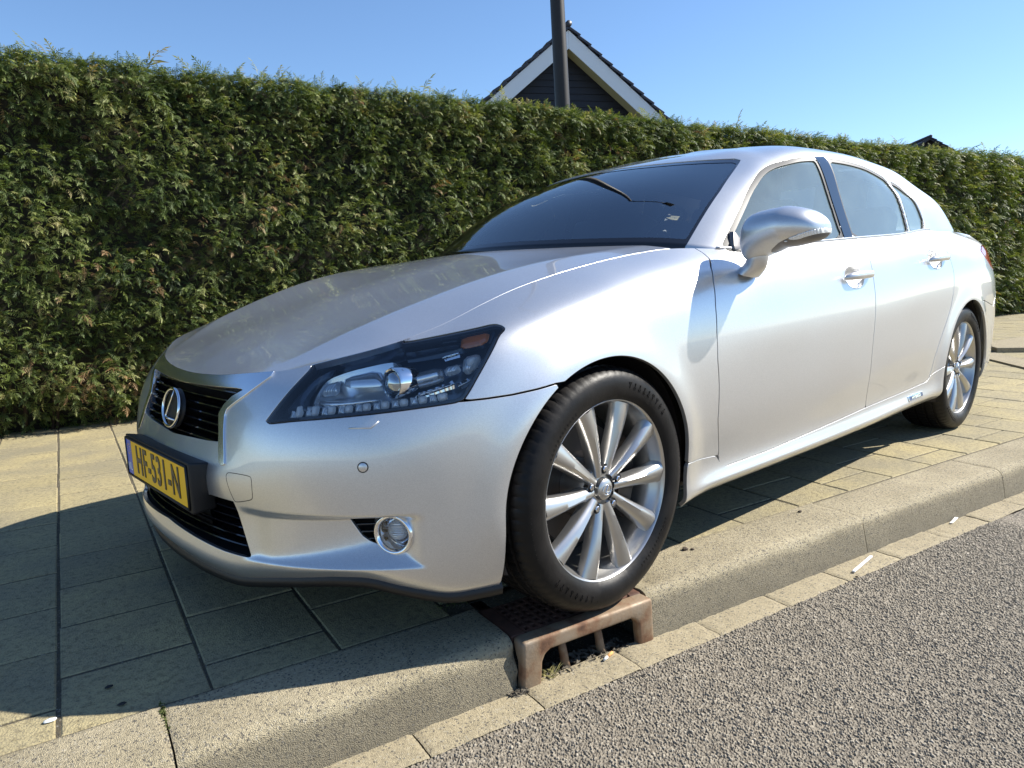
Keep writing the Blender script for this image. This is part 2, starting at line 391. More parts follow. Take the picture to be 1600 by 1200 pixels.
# ------------------------------------------------------------------ car materials
PAINT = mat('silver_paint', (.66, .665, .67), .33, .82, Coat_Weight=1.0, Coat_Roughness=.02, Coat_IOR=1.5)
def _paint():
    m = PAINT; c = coords(m)
    v = voro(m, c, 900, out='Color'); s = N(m, 'ShaderNodeSeparateColor'); L(m, v, s.inputs[0])
    L(m, ramp(m, s.outputs[0], [(0, (.592, .592, .592)), (1, (.708, .708, .706))]), bsdf(m).inputs['Base Color'])
    nz = noise(m, c, 2.5, 6)                                   # thin road dust, heavier low down
    L(m, ramp(m, nz, [(.3, (.33, .33, .33)), (.8, (.40, .40, .40))]), bsdf(m).inputs['Roughness'])
_paint()
CHROME = mat('chrome', (.82, .83, .85), .06, 1)
CHROME2 = mat('satin_chrome', (.86, .87, .89), .20, 1)
SATIN = mat('satin_metal', (.55, .55, .56), .3, 1)
BLACKP = mat('black_plastic', (.007, .007, .0075), .48)
BLACKG = mat('gloss_black', (.008, .008, .010), .08, Coat_Weight=.5)
RUBBER = mat('seal_rubber', (.012, .012, .012), .5)
VOIDM = mat('dark_cavity', (.006, .006, .006), .8)
RIM = mat('wheel_silver', (.50, .49, .475), .32, .88, Coat_Weight=.7, Coat_Roughness=.08)
DISC = mat('brake_iron', (.10, .085, .075), .4, .8)
TYRE = mat('tyre_rubber', (.016, .015, .015), .38)
def _tyre():
    m = TYRE; bsdf(m).inputs['Specular IOR Level'].default_value = .22; c = coords(m); n = noise(m, c, 60, 5); n2 = noise(m, c, 9, 4)
    L(m, ramp(m, n2, [(.35, (.006, .0055, .0055)), (.75, (.014, .012, .011))]), bsdf(m).inputs['Base Color'])
    L(m, ramp(m, n2, [(.3, (.34, .34, .34)), (.7, (.62, .62, .62))]), bsdf(m).inputs['Roughness'])
    v = voro(m, c, 85); dots = ramp(m, v, [(0, (1, 1, 1)), (.10, (0, 0, 0))])
    bump(m, mathn(m, 'ADD', n, mathn(m, 'MULTIPLY', dots, .8)), .35, .002)
_tyre()
WS_GLASS = glass_mat('windscreen_glass', (.66, .76, .80), 3.1)
SIDE_GLASS = glass_mat('side_glass', (.62, .80, .78), 2.5, haze=.27)
LENS = glass_mat('clear_lens', (.94, .96, .98), 1.6)
HL_BLACK = mat("lamp_housing", (.050, .070, .100), .2, .4, Coat_Weight=.6)
AMBER = mat('amber_reflector', (1.0, .24, .03), .3, .0, Coat_Weight=1.0)
REFL = mat('lamp_reflector', (.86, .88, .90), .24, .75, Coat_Weight=.6)
LEDM = mat('led_reflector', (.95, .95, .95), .4, .0, Coat_Weight=1.0)
CLEARP = mat('ribbed_clear_plastic', (.80, .84, .88), .15, .45)
def _ribs(m, sc, st, axis='z'):
    w = N(m, 'ShaderNodeTexWave'); w.bands_direction = {'x': 'X', 'y': 'Y', 'z': 'Z'}[axis]; w.inputs['Scale'].default_value = sc
    L(m, coords(m), w.inputs['Vector']); bump(m, w.outputs['Fac'], st, .002)
_ribs(CLEARP, 60, .6, 'y')
TAIL = mat('tail_lamp_red', (.55, .01, .01), .1, 0, Coat_Weight=1.0)
PLATE_Y = mat('plate_yellow', (1.0, .56, .01), .5, 0)
PLATE_B = mat('plate_blue', (.02, .10, .55), .35)
PLATE_K = mat('plate_black', (.012, .012, .012), .4)
WHITE = mat('white_print', (.8, .8, .8), .5)
SEAT = mat('seat_leather', (.22, .205, .185), .5)
DASH = mat('dashboard', (.018, .018, .019), .6)
LINING = mat('roof_lining', (.42, .40, .37), .9)

# ------------------------------------------------------------------ trimmed panels
class Patch:
    def __init__(s, V, Nn, A, T): s.V, s.N, s.A, s.T = V, Nn, A, T
def patch(V, A, flip=False):
    n, m = V.shape[:2]
    du = np.gradient(V, axis=0); dv = np.gradient(V, axis=1); Nn = np.cross(du, dv)
    ln = np.linalg.norm(Nn, axis=2, keepdims=True); Nn = Nn/np.maximum(ln, 1e-12)
    i = np.arange(n*m).reshape(n, m); a, b, c, d = i[:-1, :-1].ravel(), i[1:, :-1].ravel(), i[1:, 1:].ravel(), i[:-1, 1:].ravel()
    T = np.concatenate([np.stack([a, b, c], 1), np.stack([a, c, d], 1)])
    if flip: Nn = -Nn; T = T[:, ::-1]
    return Patch(V.reshape(-1, 3), Nn.reshape(-1, 3), A.reshape(n*m, -1), T)
def sdpoly(P, poly):
    """signed distance, > 0 inside"""
    poly = np.asarray(poly, float); Q = np.roll(poly, -1, 0)
    d = np.full(len(P), 1e9); ins = np.zeros(len(P), bool)
    for a, b in zip(poly, Q):
        e = b-a; w_ = P-a; l = e@e
        if l < 1e-14: continue
        t = np.clip(w_@e/l, 0, 1); d = np.minimum(d, ((w_-t[:, None]*e)**2).sum(1))
        c = (a[1] > P[:, 1]) != (b[1] > P[:, 1])
        with np.errstate(all='ignore'): xi = a[0]+(P[:, 1]-a[1])*e[0]/(e[1] if abs(e[1]) > 1e-15 else 1e-15)
        ins ^= c & (P[:, 0] < xi)
    d = np.sqrt(d); return np.where(ins, d, -d)
def rpoly(poly, n=3):
    """round corners a little by Chaikin cuts"""
    P = np.asarray(poly, float)
    for _ in range(n):
        Q = np.roll(P, -1, 0); P = np.stack([.8*P+.2*Q, .2*P+.8*Q], 1).reshape(-1, 2)
    return P
def trim(p, f):
    ins = f > 0; T = p.T; k = ins[T].sum(1)
    keep = [T[k == 3]]; V, Nn, A = [p.V], [p.N], [p.A]; cache = {}; nv = len(p.V)
    eV, eN, eA, new = [], [], [], []
    def cut(a, b):
        nonlocal nv
        key = (a, b) if a < b else (b, a)
        if key in cache: return cache[key]
        a, b = key; t = f[a]/(f[a]-f[b]); t = min(max(t, 0), 1)
        eV.append(p.V[a]*(1-t)+p.V[b]*t); n_ = p.N[a]*(1-t)+p.N[b]*t; eN.append(n_/np.linalg.norm(n_)); eA.append(p.A[a]*(1-t)+p.A[b]*t)
        cache[key] = nv; nv += 1; return nv-1
    for t in T[(k == 1) | (k == 2)].tolist():
        i = [bool(ins[v]) for v in t]
        if sum(i) == 1:
            j = i.index(True); a, b, c = t[j], t[(j+1) % 3], t[(j+2) % 3]
            new.append((a, cut(a, b), cut(a, c)))
        else:
            j = i.index(False); a, b, c = t[j], t[(j+1) % 3], t[(j+2) % 3]
            x, y = cut(a, b), cut(a, c); new.append((x, b, c)); new.append((x, c, y))
    if eV: V.append(np.array(eV)); Nn.append(np.array(eN)); A.append(np.array(eA))
    if new: keep.append(np.array(new))
    T = np.vstack(keep); V = np.vstack(V); Nn = np.vstack(Nn); A = np.vstack(A)
    u, inv = np.unique(T.ravel(), return_inverse=True)
    return Patch(V[u], Nn[u], A[u], inv.reshape(-1, 3))
def bedges(p):
    E = np.vstack([p.T[:, [0, 1]], p.T[:, [1, 2]], p.T[:, [2, 0]]]); S = np.sort(E, 1)
    key = S[:, 0].astype(np.int64)*(len(p.V)+1)+S[:, 1]
    u, idx, cnt = np.unique(key, return_index=True, return_counts=True)
    return E[idx[cnt == 1]]
def panel(name, p, material, parent, lip=.012, off=0.0, round_=.0012, back=False):
    """mesh object from a patch with rolled edges"""
    if len(p.T) == 0: return None
    V = p.V+p.N*off; Nn = p.N; F = [p.T]
    if lip:
        E = bedges(p); vs = np.unique(E); m = {int(v): i for i, v in enumerate(vs)}
        out = np.zeros((len(vs), 3))
        for a, b in E.tolist():
            e = p.V[b]-p.V[a]; o = np.cross(e, p.N[a]); out[m[a]] += o; out[m[b]] += o
        out /= np.maximum(np.linalg.norm(out, axis=1, keepdims=True), 1e-9)
        B = V[vs]; bn = p.N[vs]; n0 = len(V)
        R1 = B+out*round_*.7-bn*round_*.3; R2 = B+out*round_-bn*round_*1.2; R3 = B+out*round_-bn*lip
        V = np.vstack([V, R1, R2, R3]); k = len(vs)
        Nn = np.vstack([Nn, bn*.7+out*.7, out, out])
        ia = np.array([m[a] for a in E[:, 0].tolist()]); ib = np.array([m[b] for b in E[:, 1].tolist()])
        F.append(np.stack([E[:, 1], E[:, 0], n0+ia, n0+ib], 1))
        for r in range(2): F.append(np.stack([n0+k*r+ib, n0+k*r+ia, n0+k*(r+1)+ia, n0+k*(r+1)+ib], 1))
    Nn = Nn/np.maximum(np.linalg.norm(Nn, axis=1, keepdims=True), 1e-9)
    return mesh_np(name, V, F, material, parent, True, Nn)

CAR = empty('parked_car', (0, 0, 0), CAR_YAW)
tag(CAR, 'silver four-door saloon car with yellow number plate parked on the pavement beside the hedge', 'car')

# base patches.  Chart columns: a = |s| around the body from the nose, z height, side sign
def shell_patch(a0, a1, ds, side, vs=1):
    V, A = shell_grid(a0, a1, ds, side, 0, NV-1, vs)
    A = np.concatenate([np.abs(A[..., :1]), A[..., 1:2], A[..., :1]], 2)
    return patch(V, A, flip=(side > 0))
def front_patch(ds=.0075, a1=2.12):
    V, A = shell_grid(-a1, a1, ds, 1, 0, NV-1, 1)
    A = np.concatenate([np.abs(A[..., :1]), A[..., 1:2], A[..., :1]], 2)
    return patch(V, A, flip=True)
# outlines in (a, z)
P_HL = [(.497,.573),(.522,.606),(.548,.641),(.574,.672),(.594,.695),(.600,.9),(.850,.9),(.860,.745),(.904,.7485),(.994,.760),(1.065,.770),(1.118,.7785),(1.134,.777),(1.141,.770),(1.115,.755),(1.089,.727),(1.062,.696),(1.037,.666),(1.012,.634),(.995,.6165),(.904,.609),(.815,.602),(.70,.594),(.60,.586)]
P_BUMP = [(-1,0),(1.50,0),(1.50,.64),(1.232,.635),(1.183,.628),(1.117,.621),(1.053,.618),(.995,.617),(.96,.66),(.75,.95),(-1,.95)]
P_FEND = [(.8515,1.3),(.862,.70),(.96,.66),(.995,.617),(1.053,.618),(1.117,.621),(1.183,.628),(1.232,.635),(1.40,.64),(1.40,.32),(1.775,.330),(1.975,.309),(1.972,.334),(1.945,.43),(1.938,.543),(1.928,.62),(1.929,.70),(1.942,.78),(1.968,.851),(2.0,.895),(2.036,.921),(2.045,.94),(2.06,1.3)]
P_SKIRT = [(1.45,.1),(1.45,.322),(1.775,.330),(1.960,.311),(1.985,.285),(2.02,.266),(2.275,.2665),(2.67,.281),(3.066,.297),(3.536,.309),(3.752,.318),(3.80,.345),(3.95,.38),(4.0,.1)]
P_DOOR1 = [(2.06,1.3),(2.045,.94),(2.036,.921),(2.0,.895),(1.968,.851),(1.942,.78),(1.929,.70),(1.928,.62),(1.938,.543),(1.945,.43),(1.972,.334),(1.980,.29),(1.992,.272),(2.02,.266),(2.275,.2665),(2.67,.281),(3.066,.297),(3.052,.40),(3.045,.506),(3.048,.60),(3.055,.69),(3.067,.80),(3.095,.90),(3.13,.985),(3.15,1.3)]
P_DOOR2 = [(3.15,1.3),(3.13,.985),(3.095,.90),(3.067,.80),(3.055,.69),(3.048,.60),(3.045,.506),(3.052,.40),(3.066,.297),(3.536,.309),(3.742,.317),(3.775,.333),(3.79,.37),(3.806,.426),(3.86,.51),(3.93,.59),(3.985,.66),(4.015,.735),(4.03,.82),(4.03,.92),(4.02,1.02),(4.01,1.3)]
P_TAIL = [(4.69,.928),(4.715,.893),(4.79,.845),(4.9,.82),(5.35,.83),(5.35,.955),(5.0,.968),(4.80,.955)]
P_RBUMP = [(4.50,.0),(4.50,.665),(4.56,.662),(4.83,.618),(4.95,.70),(5.05,.80),(5.4,.82),(5.9,.62),(9,.62),(9,0)]
P_GR = [(-1,.494),(0,.497),(.143,.503),(.24,.507),(.312,.513),(.306,.535),(.285,.578),(.300,.600),(.33,.622),(.375,.640),(.33,.641),(.2,.637),(0,.632),(-1,.632)]
P_CHR = [(-1,.9),(-1,.632),(0,.632),(.2,.637),(.33,.641),(.375,.640),(.33,.622),(.300,.600),(.285,.578),(.306,.535),(.312,.513),(.330,.470),(.344,.462),(.358,.466),(.350,.490),(.334,.530),(.318,.577),(.322,.592),(.345,.606),(.39,.630),(.43,.655),(.455,.672),(.46,.9)]
P_LG = [(-1,.262),(0,.262),(.175,.254),(.337,.2465),(.43,.246),(.437,.250),(.401,.356),(.389,.381),(.28,.381),(.27,.378),(.262,.350),(-1,.350)]
P_FOG = [(.704,.363),(.735,.3625),(.765,.361),(.790,.3585),(.822,.362),(.850,.352),(.865,.335),(.868,.316),(.862,.296),(.845,.280),(.822,.272),(.795,.276),(.777,.291),(.757,.298),(.737,.312),(.720,.338)]
ARCH_R = .352
def f_arch(p, s=1):
    x, z = p.V[:, 0], p.V[:, 2]; f = np.full(len(x), 9.)
    for wx in (0., 2.85):
        dx = x-wx; d = np.hypot(dx*np.where(dx > 0, 1.03, 1.0), np.maximum(z-.33, 0)*1.0+np.minimum(z-.33, 0)*.18)
        f = np.minimum(f, d-ARCH_R)
    return f
G = .0030
def build_body():
    FP = front_patch(); A = FP.A[:, :2]
    arch = f_arch(FP)
    ins = lambda P, g=0: sdpoly(A, P)-g
    HL = rpoly(P_HL, 1)
    chart = FP.A[:, 1]
    top = NV-1
    # the shell under the bonnet edge stays a little below the bonnet
    fb = np.minimum.reduce([ins(P_BUMP, G), -ins(HL, -G), arch, -ins(P_GR), -ins(P_CHR, -.0008), -ins(P_LG), -ins(P_FOG)])
    bmp = panel('front_bumper', trim(FP, fb), PAINT, CAR)
    for sg in (-1, 1):
        sel = FP.A[:, 2]*sg
        ff = np.minimum.reduce([ins(P_FEND, G), -ins(HL, -G), arch, sel-.3])
        fd = trim(FP, ff)
        panel('fender', fd, PAINT, CAR)
    chrome = panel('grille_surround', trim(FP, np.minimum(ins(P_CHR), -ins(P_GR))), CHROME2, CAR, lip=.02, off=.0035)
    # headlamps
    for sg in (-1, 1): headlight(FP, HL, sg)
    # rear part of the shell, one side each
    for sg in (-1, 1):
        SP = shell_patch(1.9, float(SG[-1]), .012, sg, 1)
        As = SP.A[:, :2]; arch2 = f_arch(SP)
        q = lambda P, g=0: sdpoly(As, P)-g
        d1 = panel('front_door', trim(SP, np.minimum(q(P_DOOR1, G), (np.hypot((As[:, 0]-2.903)/.085, (As[:, 1]-.838)/.0465)-1)*.0465)), PAINT, CAR)
        d2 = panel('rear_door', trim(SP, np.minimum.reduce([q(P_DOOR2, G), arch2, (np.hypot((As[:, 0]-3.820)/.085, (As[:, 1]-.891)/.0465)-1)*.0465])), PAINT, CAR)
        SK = shell_patch(1.5, 4.0, .012, sg, 1); a3 = f_arch(SK)
        panel('side_skirt', trim(SK, np.minimum.reduce([sdpoly(SK.A[:, :2], P_SKIRT)-.001, a3])), PAINT, CAR)
        fq = np.minimum.reduce([As[:, 0]-3.78, -q(P_DOOR2, -G), -q(P_TAIL, -G), -q(P_RBUMP, -G), -sdpoly(As, P_SKIRT)-.001, arch2])
        panel('rear_fender', trim(SP, fq), PAINT, CAR)
        panel('rear_bumper', trim(SP, np.minimum.reduce([q(P_RBUMP, G), arch2])), PAINT, CAR)
        panel('tail_light', trim(SP, q(P_TAIL, G)), TAIL, CAR, off=.002)
        door_parts(SP, sg, d1, d2)
    # black lower edge strip below bumper and skirts
    for nm, a0, a1 in (('bumper_underlip', -1.075, 1.075),):
        s = np.arange(a0, a1+1e-9, .02); V, _ = shell_grid(a0, a1, .02, 1, 0, 0)
        B = V[:, 0]; nx = np.interp(abs(s), SG, NX); ny = np.interp(abs(s), SG, NY)*np.sign(s)
        n3 = np.stack([nx, ny, 0*nx], 1)
        rows = [B-n3*.004+[0, 0, .012], B+n3*.008+[0, 0, -.002], B+n3*.004-[0, 0, .020], B-n3*.05-[0, 0, .022], B-n3*.10+[0, 0, .03]]
        V = np.stack(rows, 1); mesh_np(nm, V.reshape(-1, 3), grid_faces(len(s), 5), BLACKP, CAR)
    # bonnet
    xs = np.arange(-.76, .56, .009); ys = np.arange(-.735, .7351, .009); h = hood_fn()(xs, ys)
    V = np.stack([np.broadcast_to(xs[:, None], h.shape), np.broadcast_to(ys[None], h.shape), h], 2)
    HP = patch(V, V[..., :2].copy())
    T, c = shell_top(); e = T[(T[:, 0] < .53)]
    edge = [(p[0], p[1]) for p in e[::3]]
    cow = [(.528, .705), (.49, .60), (.44, .45), (.40, .28), (.38, .12)]
    half = edge+cow
    poly = half+[(x, -y) for x, y in half[::-1]]
    panel('hood', trim(HP, sdpoly(HP.A, poly)-.0018), PAINT, CAR, lip=.016, off=.0005, round_=.0018)
    # boot lid
    xs = np.arange(2.96, 3.96, .02); ys = np.arange(-.76, .761, .02); h = lid_fn()(xs, ys)
    V = np.stack([np.broadcast_to(xs[:, None], h.shape), np.broadcast_to(ys[None], h.shape), h], 2)
    LP = patch(V, V[..., :2].copy()); e = T[T[:, 0] > 3.2]; pe = [(p[0], p[1]) for p in e[::3]]
    panel('boot_lid', trim(LP, sdpoly(LP.A, pe+[(x, -y) for x, y in pe[::-1]])-.001), PAINT, CAR)
    return FP
W_F = [(.748,.947),(.742,.960),(.786,.990),(.908,1.073),(1.038,1.158),(1.167,1.226),(1.24,1.255),(1.316,1.277),(1.457,1.304),(1.55,1.314),(1.610,1.318),(1.605,1.27),(1.600,1.2),(1.594,1.1),(1.588,.981),(1.2,.964),(.9,.952)]
W_R = [(1.690,.990),(1.70,1.1),(1.712,1.2),(1.727,1.27),(1.742,1.326),(1.91,1.329),(2.137,1.322),(2.28,1.306),(2.409,1.284),(2.395,1.22),(2.37,1.12),(2.334,1.012),(2.0,1.001)]
W_Q = [(2.465,1.274),(2.53,1.268),(2.590,1.252),(2.630,1.225),(2.648,1.18),(2.650,1.127),(2.638,1.084),(2.60,1.047),(2.55,1.031),(2.478,1.023),(2.378,1.016),(2.41,1.12),(2.437,1.20)]
W_B = [(1.602,.978),(1.608,1.1),(1.614,1.2),(1.619,1.27),(1.624,1.3305),(1.729,1.3405),(1.714,1.27),(1.699,1.2),(1.687,1.1),(1.677,.985)]
WS_P = [(-8.22,.02),(-8.18,1.0),(-7.90,1.9),(-7.5,1.97),(-4,1.98),(4,1.98),(7.5,1.97),(7.90,1.9),(8.18,1.0),(8.22,.02)]
RW_P = [(31.5,.15),(31.3,1.0),(31.4,1.85),(33,1.95),(40,1.95),(40,.1),(33,.1)]
def build_greenhouse():
    V, U = gh_grid(300, 96)
    n = V.shape[1]
    # continue a little below the belt so that no gap opens
    low = V[:, :1].copy(); low[..., 2] -= .02
    V = np.concatenate([low, V], 1); U = np.concatenate([U[:, :1]-[0, .05], U], 1)
    GP = patch(V, np.concatenate([U, V], 2), flip=True)
    A = GP.A[:, :2]; XZ = GP.A[:, [2, 4]]; side = GP.A[:, 3]
    au = np.stack([np.abs(A[:, 0]), A[:, 1]], 1)
    onside = (np.abs(A[:, 0]) > 8.6) & (np.abs(A[:, 0]) < 31)
    def sf(P): return np.where(onside, sdpoly(XZ, P), -1.0)
    f, r, q_, b = sf(rpoly(W_F, 1)), sf(rpoly(W_R, 1)), sf(rpoly(W_Q, 1)), sf(W_B)
    ws = sdpoly(A, WS_P); rw = np.maximum(sdpoly(au, RW_P), -9)
    SE = .011
    body = np.minimum.reduce([-f-SE, -r-SE, -q_-SE, -b-.002, -ws-.06, -rw-.1])
    roof = panel('roof', trim(GP, body), PAINT, CAR, lip=.02)
    panel('windscreen', trim(GP, ws+.02), WS_GLASS, CAR, lip=0, off=-.004)
    panel('windscreen_seal', trim(GP, np.minimum(ws+.065, -(ws-.09))), BLACKG, CAR, lip=0, off=-.0025)
    panel('rear_windscreen', trim(GP, rw), WS_GLASS, CAR, lip=0, off=-.004)
    for sg in (-1, 1):
        s = np.where(side*sg > .01, 9., -9.)
        for nm, fld in (('front_side_window', f), ('rear_side_window', r), ('quarter_window', q_)):
            g = panel(nm, trim(GP, np.minimum(fld-.001, s)), SIDE_GLASS, CAR, lip=0, off=-.007)
            o = panel('window_seal', trim(GP, np.minimum.reduce([fld+SE, -(fld-.004), s])), RUBBER, g, lip=.008, off=-.002)
        panel('door_pillar', trim(GP, np.minimum(b, s)), BLACKG, CAR, lip=.008, off=.001)
        # bright belt moulding
        T, c = shell_top(); k = (T[:, 0] > .70) & (T[:, 0] < 2.70) & (T[:, 1] > .6); P = T[k][::4].copy(); P[:, 1] *= sg; P[:, 2] += .004; P[:, 1] += sg*.001
        Vt, Ft = tube(P, .0036, 8, flat=1.1); mesh_np('belt_moulding', Vt, Ft, SATIN, CAR)
    return GP
def shell_pt(a, z, side, inset=0.0, n_only=False):
    """point and outward normal on the shell at chart (a, z)"""
    def P(a_, z_):
        zc = np.array([np.interp(a_, SG, Zs[:, j]) for j in range(0, NV, 3)]); ic = np.array([np.interp(a_, SG, Is[:, j]) for j in range(0, NV, 3)])
        I = np.interp(z_, zc, ic)
        cx, cy, nx, ny = (np.interp(a_, SG, q) for q in (CX, CY, NX, NY))
        d = shell_disp(np.array([a_]), np.array([cx-nx*I]), np.array([cy-ny*I]), np.array([z_]))[0]
        return np.array([cx-nx*(I-d), (cy-ny*(I-d))*side, z_])
    p = P(a, z); da = P(a+.004, z)-P(a-.004, z); dz = P(a, z+.004)-P(a, z-.004)
    n = np.cross(da, dz)*side; n /= np.linalg.norm(n)
    cen = np.array([1.3, 0, z])
    if n@(p-cen) < 0: n = -n
    return p-n*inset, n
def frame_at(a, z, side, inset=0.0, fwd=None):
    p, n = shell_pt(a, z, side, inset)
    if fwd is not None: n = np.array(fwd, float); n /= np.linalg.norm(n)
    n = Vector(n); x = Vector((0, 0, 1)).cross(n).normalized(); y = n.cross(x)
    M = Matrix((x, y, n)).transposed().to_4x4(); M.translation = Vector(p); return M      # local z = outward
def lathe_z(prof, n=40):
    V, F = lathe(prof, n); V = V[:, [0, 2, 1]]; return V, F[:, ::-1]
def put(name, V, F, material, parent, M, smooth=True):
    o = mesh_np(name, V, F, material, parent, smooth); o.matrix_local = M if parent is None else M
    if smooth:
        try: o.data.set_sharp_from_angle(angle=R(38))
        except Exception: pass
    return o
def sub(FP, poly, sg, name, m, parent, off, lip=.01, rnd=1, round_=.0012):
    f = np.minimum(sdpoly(FP.A[:, :2], rpoly(poly, rnd) if rnd else poly), FP.A[:, 2]*sg)
    return panel(name, trim(FP, f), m, parent, lip=lip, off=off, round_=round_)
def fine_patch(a0, a1, ds, sg, up, v0=0, v1=None):
    V, A = shell_grid(a0, a1, ds, sg, v0, NV-1 if v1 is None else v1, 1)
    m = V.shape[1]; q = np.linspace(0, m-1, (m-1)*up+1); k = np.minimum(q.astype(int), m-2); f = (q-k)[None, :, None]
    V = V[:, k]*(1-f)+V[:, k+1]*f; A = A[:, k]*(1-f)+A[:, k+1]*f
    V = gauss1(V, 1.5, 1, 'odd')
    A = np.concatenate([np.abs(A[..., :1]), A[..., 1:2], A[..., :1]], 2)
    return patch(V, A, flip=(sg > 0))
def pillow(P, poly, name, m, parent, off, amp=.004, edge=.010, lip=.01, rnd=1, tilt=0.0):
    """raised (amp > 0) or dished patch with real curvature; tilt leans it upward"""
    pl = rpoly(poly, rnd) if rnd else poly
    q = trim(P, sdpoly(P.A[:, :2], pl)-.0002)
    if len(q.T) == 0: return None
    d = np.maximum(sdpoly(q.A[:, :2], pl), 0); t = np.clip(d/edge, 0, 1); zc = q.A[:, 1]-q.A[:, 1].mean()
    o = off+amp*(1-(1-t)**2)-tilt*zc
    V = q.V+q.N*o[:, None]; n = np.zeros_like(V); fn = np.cross(V[q.T[:, 1]]-V[q.T[:, 0]], V[q.T[:, 2]]-V[q.T[:, 0]])
    for c in range(3): np.add.at(n, q.T[:, c], fn)
    n /= np.maximum(np.linalg.norm(n, axis=1, keepdims=True), 1e-12); s_ = np.sign((n*q.N).sum()); n *= s_
    return panel(name, Patch(V, n, q.A, q.T), m, parent, lip=lip, off=0, round_=.0006)
def headlight(FP, HL, sg):
    FPp = fine_patch(.46, 1.18, .0032, sg, 3, 55)
    A = FPp.A[:, :2]; f = sdpoly(A, HL)
    fl = trim(FPp, f-.0005)
    floor_ = Patch(fl.V-fl.N*.060, fl.N, fl.A, fl.T)
    E = bedges(fl); n0 = len(fl.V)
    V = np.vstack([floor_.V, fl.V-fl.N*.002]); F = [fl.T, np.stack([E[:, 1], E[:, 0], n0+E[:, 0], n0+E[:, 1]], 1)]
    hl = mesh_np('headlight', V, F, HL_BLACK, CAR)
    panel('lamp_gasket', trim(FPp, np.minimum(f-.0006, -(f-.0062))), BLACKG, hl, lip=.02, off=-.0012)
    panel('lamp_cover', trim(FPp, f-.0010), LENS, hl, lip=0, off=.0004)
    P = lambda poly, nm, m, off, amp, edge=.012, lip=.012, rnd=1, tilt=0.: pillow(FPp, poly, nm, m, hl, off, amp, edge, lip, rnd, tilt)
    # inner bezel: raised dark blue blade that frames the bowl at the inboard end
    P([(.535,.603),(.56,.640),(.60,.686),(.66,.709),(.655,.690),(.622,.668),(.604,.636),(.610,.619),(.66,.611),(.66,.606),(.58,.600)], 'inner_bezel', HL_BLACK, -.022, .012, .018, .02)
    # dished bright bowl
    P([(.612,.626),(.620,.660),(.636,.688),(.70,.706),(.80,.722),(.845,.726),(.86,.66),(.84,.628),(.74,.618),(.66,.614)], 'reflector_bowl', REFL, -.030, -.030, .05, .012, 2)
    P([(.690,.694),(.79,.716),(.812,.672),(.800,.664),(.70,.664)], 'ribbed_reflector', REFL, -.030, .010, .02, .01, 1, .35)
    P([(.632,.646),(.642,.676),(.684,.684),(.688,.650)], 'ribbed_reflector', CLEARP, -.028, .010, .012)
    P([(.625,.630),(.64,.642),(.72,.640),(.80,.642),(.80,.630),(.72,.620),(.66,.618)], 'lower_reflector', REFL, -.030, .012, .010, .01, 1, .5)
    M = frame_at(.842, .666, sg, .010, (-1, sg*.10, .06))
    V, F = lathe_z([(.0001, .020), (.009, .0195), (.018, .016), (.0245, .010), (.0275, .0), (.0275, -.004)], 40)
    gm = bpy.data.materials.get('projector_glass') or mat('projector_glass', (.34, .40, .46), .04, .85, Coat_Weight=1.0)
    put('projector_lens', V, F, gm, hl, M)
    V, F = lathe_z([(.0275, -.03), (.0275, .004), (.030, .010), (.0335, .011), (.036, .006), (.0365, -.045)], 48)
    put('projector_ring', V, F, CHROME, hl, M)
    # stepped barrel between projector and outer lamp
    P([(.868,.690),(.958,.706),(.962,.672),(.945,.664),(.872,.652)], 'chrome_barrel', REFL, -.026, .018, .020, .03, 1)
    P([(.962,.701),(1.004,.708),(1.004,.684),(.964,.678)], 'bulb_housing', CLEARP, -.024, .010, .010, .02)
    P([(1.016,.722),(1.056,.728),(1.062,.712),(1.044,.690),(1.020,.676),(1.006,.690)], 'turn_lamp', CLEARP, -.022, .012, .014, .02)
    P([(1.02,.712),(1.044,.716),(1.036,.698),(1.02,.694)], 'turn_bulb', LEDM, -.008, .006, .008, .01)
    P([(.885,.640),(.985,.662),(.985,.657),(.90,.634)], 'trim_blade', CHROME, -.020, .008, .004)
    P([(.960,.728),(1.010,.738),(1.008,.732),(.962,.723)], 'trim_blade', CHROME, -.024, .006, .004)
    P([(.99,.655),(1.03,.668),(1.026,.662),(.992,.650)], 'trim_blade', CHROME, -.020, .006, .004)
    P([(1.010,.735),(1.026,.7625),(1.105,.7725),(1.082,.744)], 'amber_reflector', AMBER, -.012, .005, .008, .010)
    P([(1.086,.744),(1.108,.7725),(1.122,.772),(1.092,.742)], 'outer_bezel', HL_BLACK, -.012, .006, .006, .012)
    zb = lambda a: np.interp(a, [.5, .60, .70, .815, .904, .995], [.573, .586, .594, .602, .609, .6165])+.0085
    n = 9; w_ = (.965-.560)/n
    P([(.535,zb(.535)-.001),(.99,zb(.99)-.001),(.985,zb(.985)+.013),(.75,zb(.75)+.017),(.57,zb(.57)+.030)], 'led_channel', HL_BLACK, -.026, .0, .01, .01, 0)
    for i in range(n):
        a0 = .560+i*w_; a1 = a0+w_*(.90 if i < n-1 else 1.0); ht = .0205+.010*max(0, 1-i*.35); z0, z1 = zb(a0), zb(a1)
        P([(a0+w_*.48, z0+.001), (a1, z1+.001), (a1, z1+ht*.93), (a0+w_*.40, z0+ht)], 'daytime_led', LEDM, -.016, .009, .006, .012, 1)
        P([(a0, z0+.001), (a0+w_*.46, z0+.001), (a0+w_*.38, z0+ht), (a0, z0+ht)], 'led_lens', CLEARP, -.020, .006, .006, .012, 0)
    w1, n1 = shell_pt(.733, .571, sg); w2, n2 = shell_pt(.785, .571, sg); w3, n3 = shell_pt(.803, .584, sg)
    Vt, Ft = tube([w1+n1*.0004, w2+n2*.0006, w3+n3*.0004], [.0018, .0026, .0018], 8)
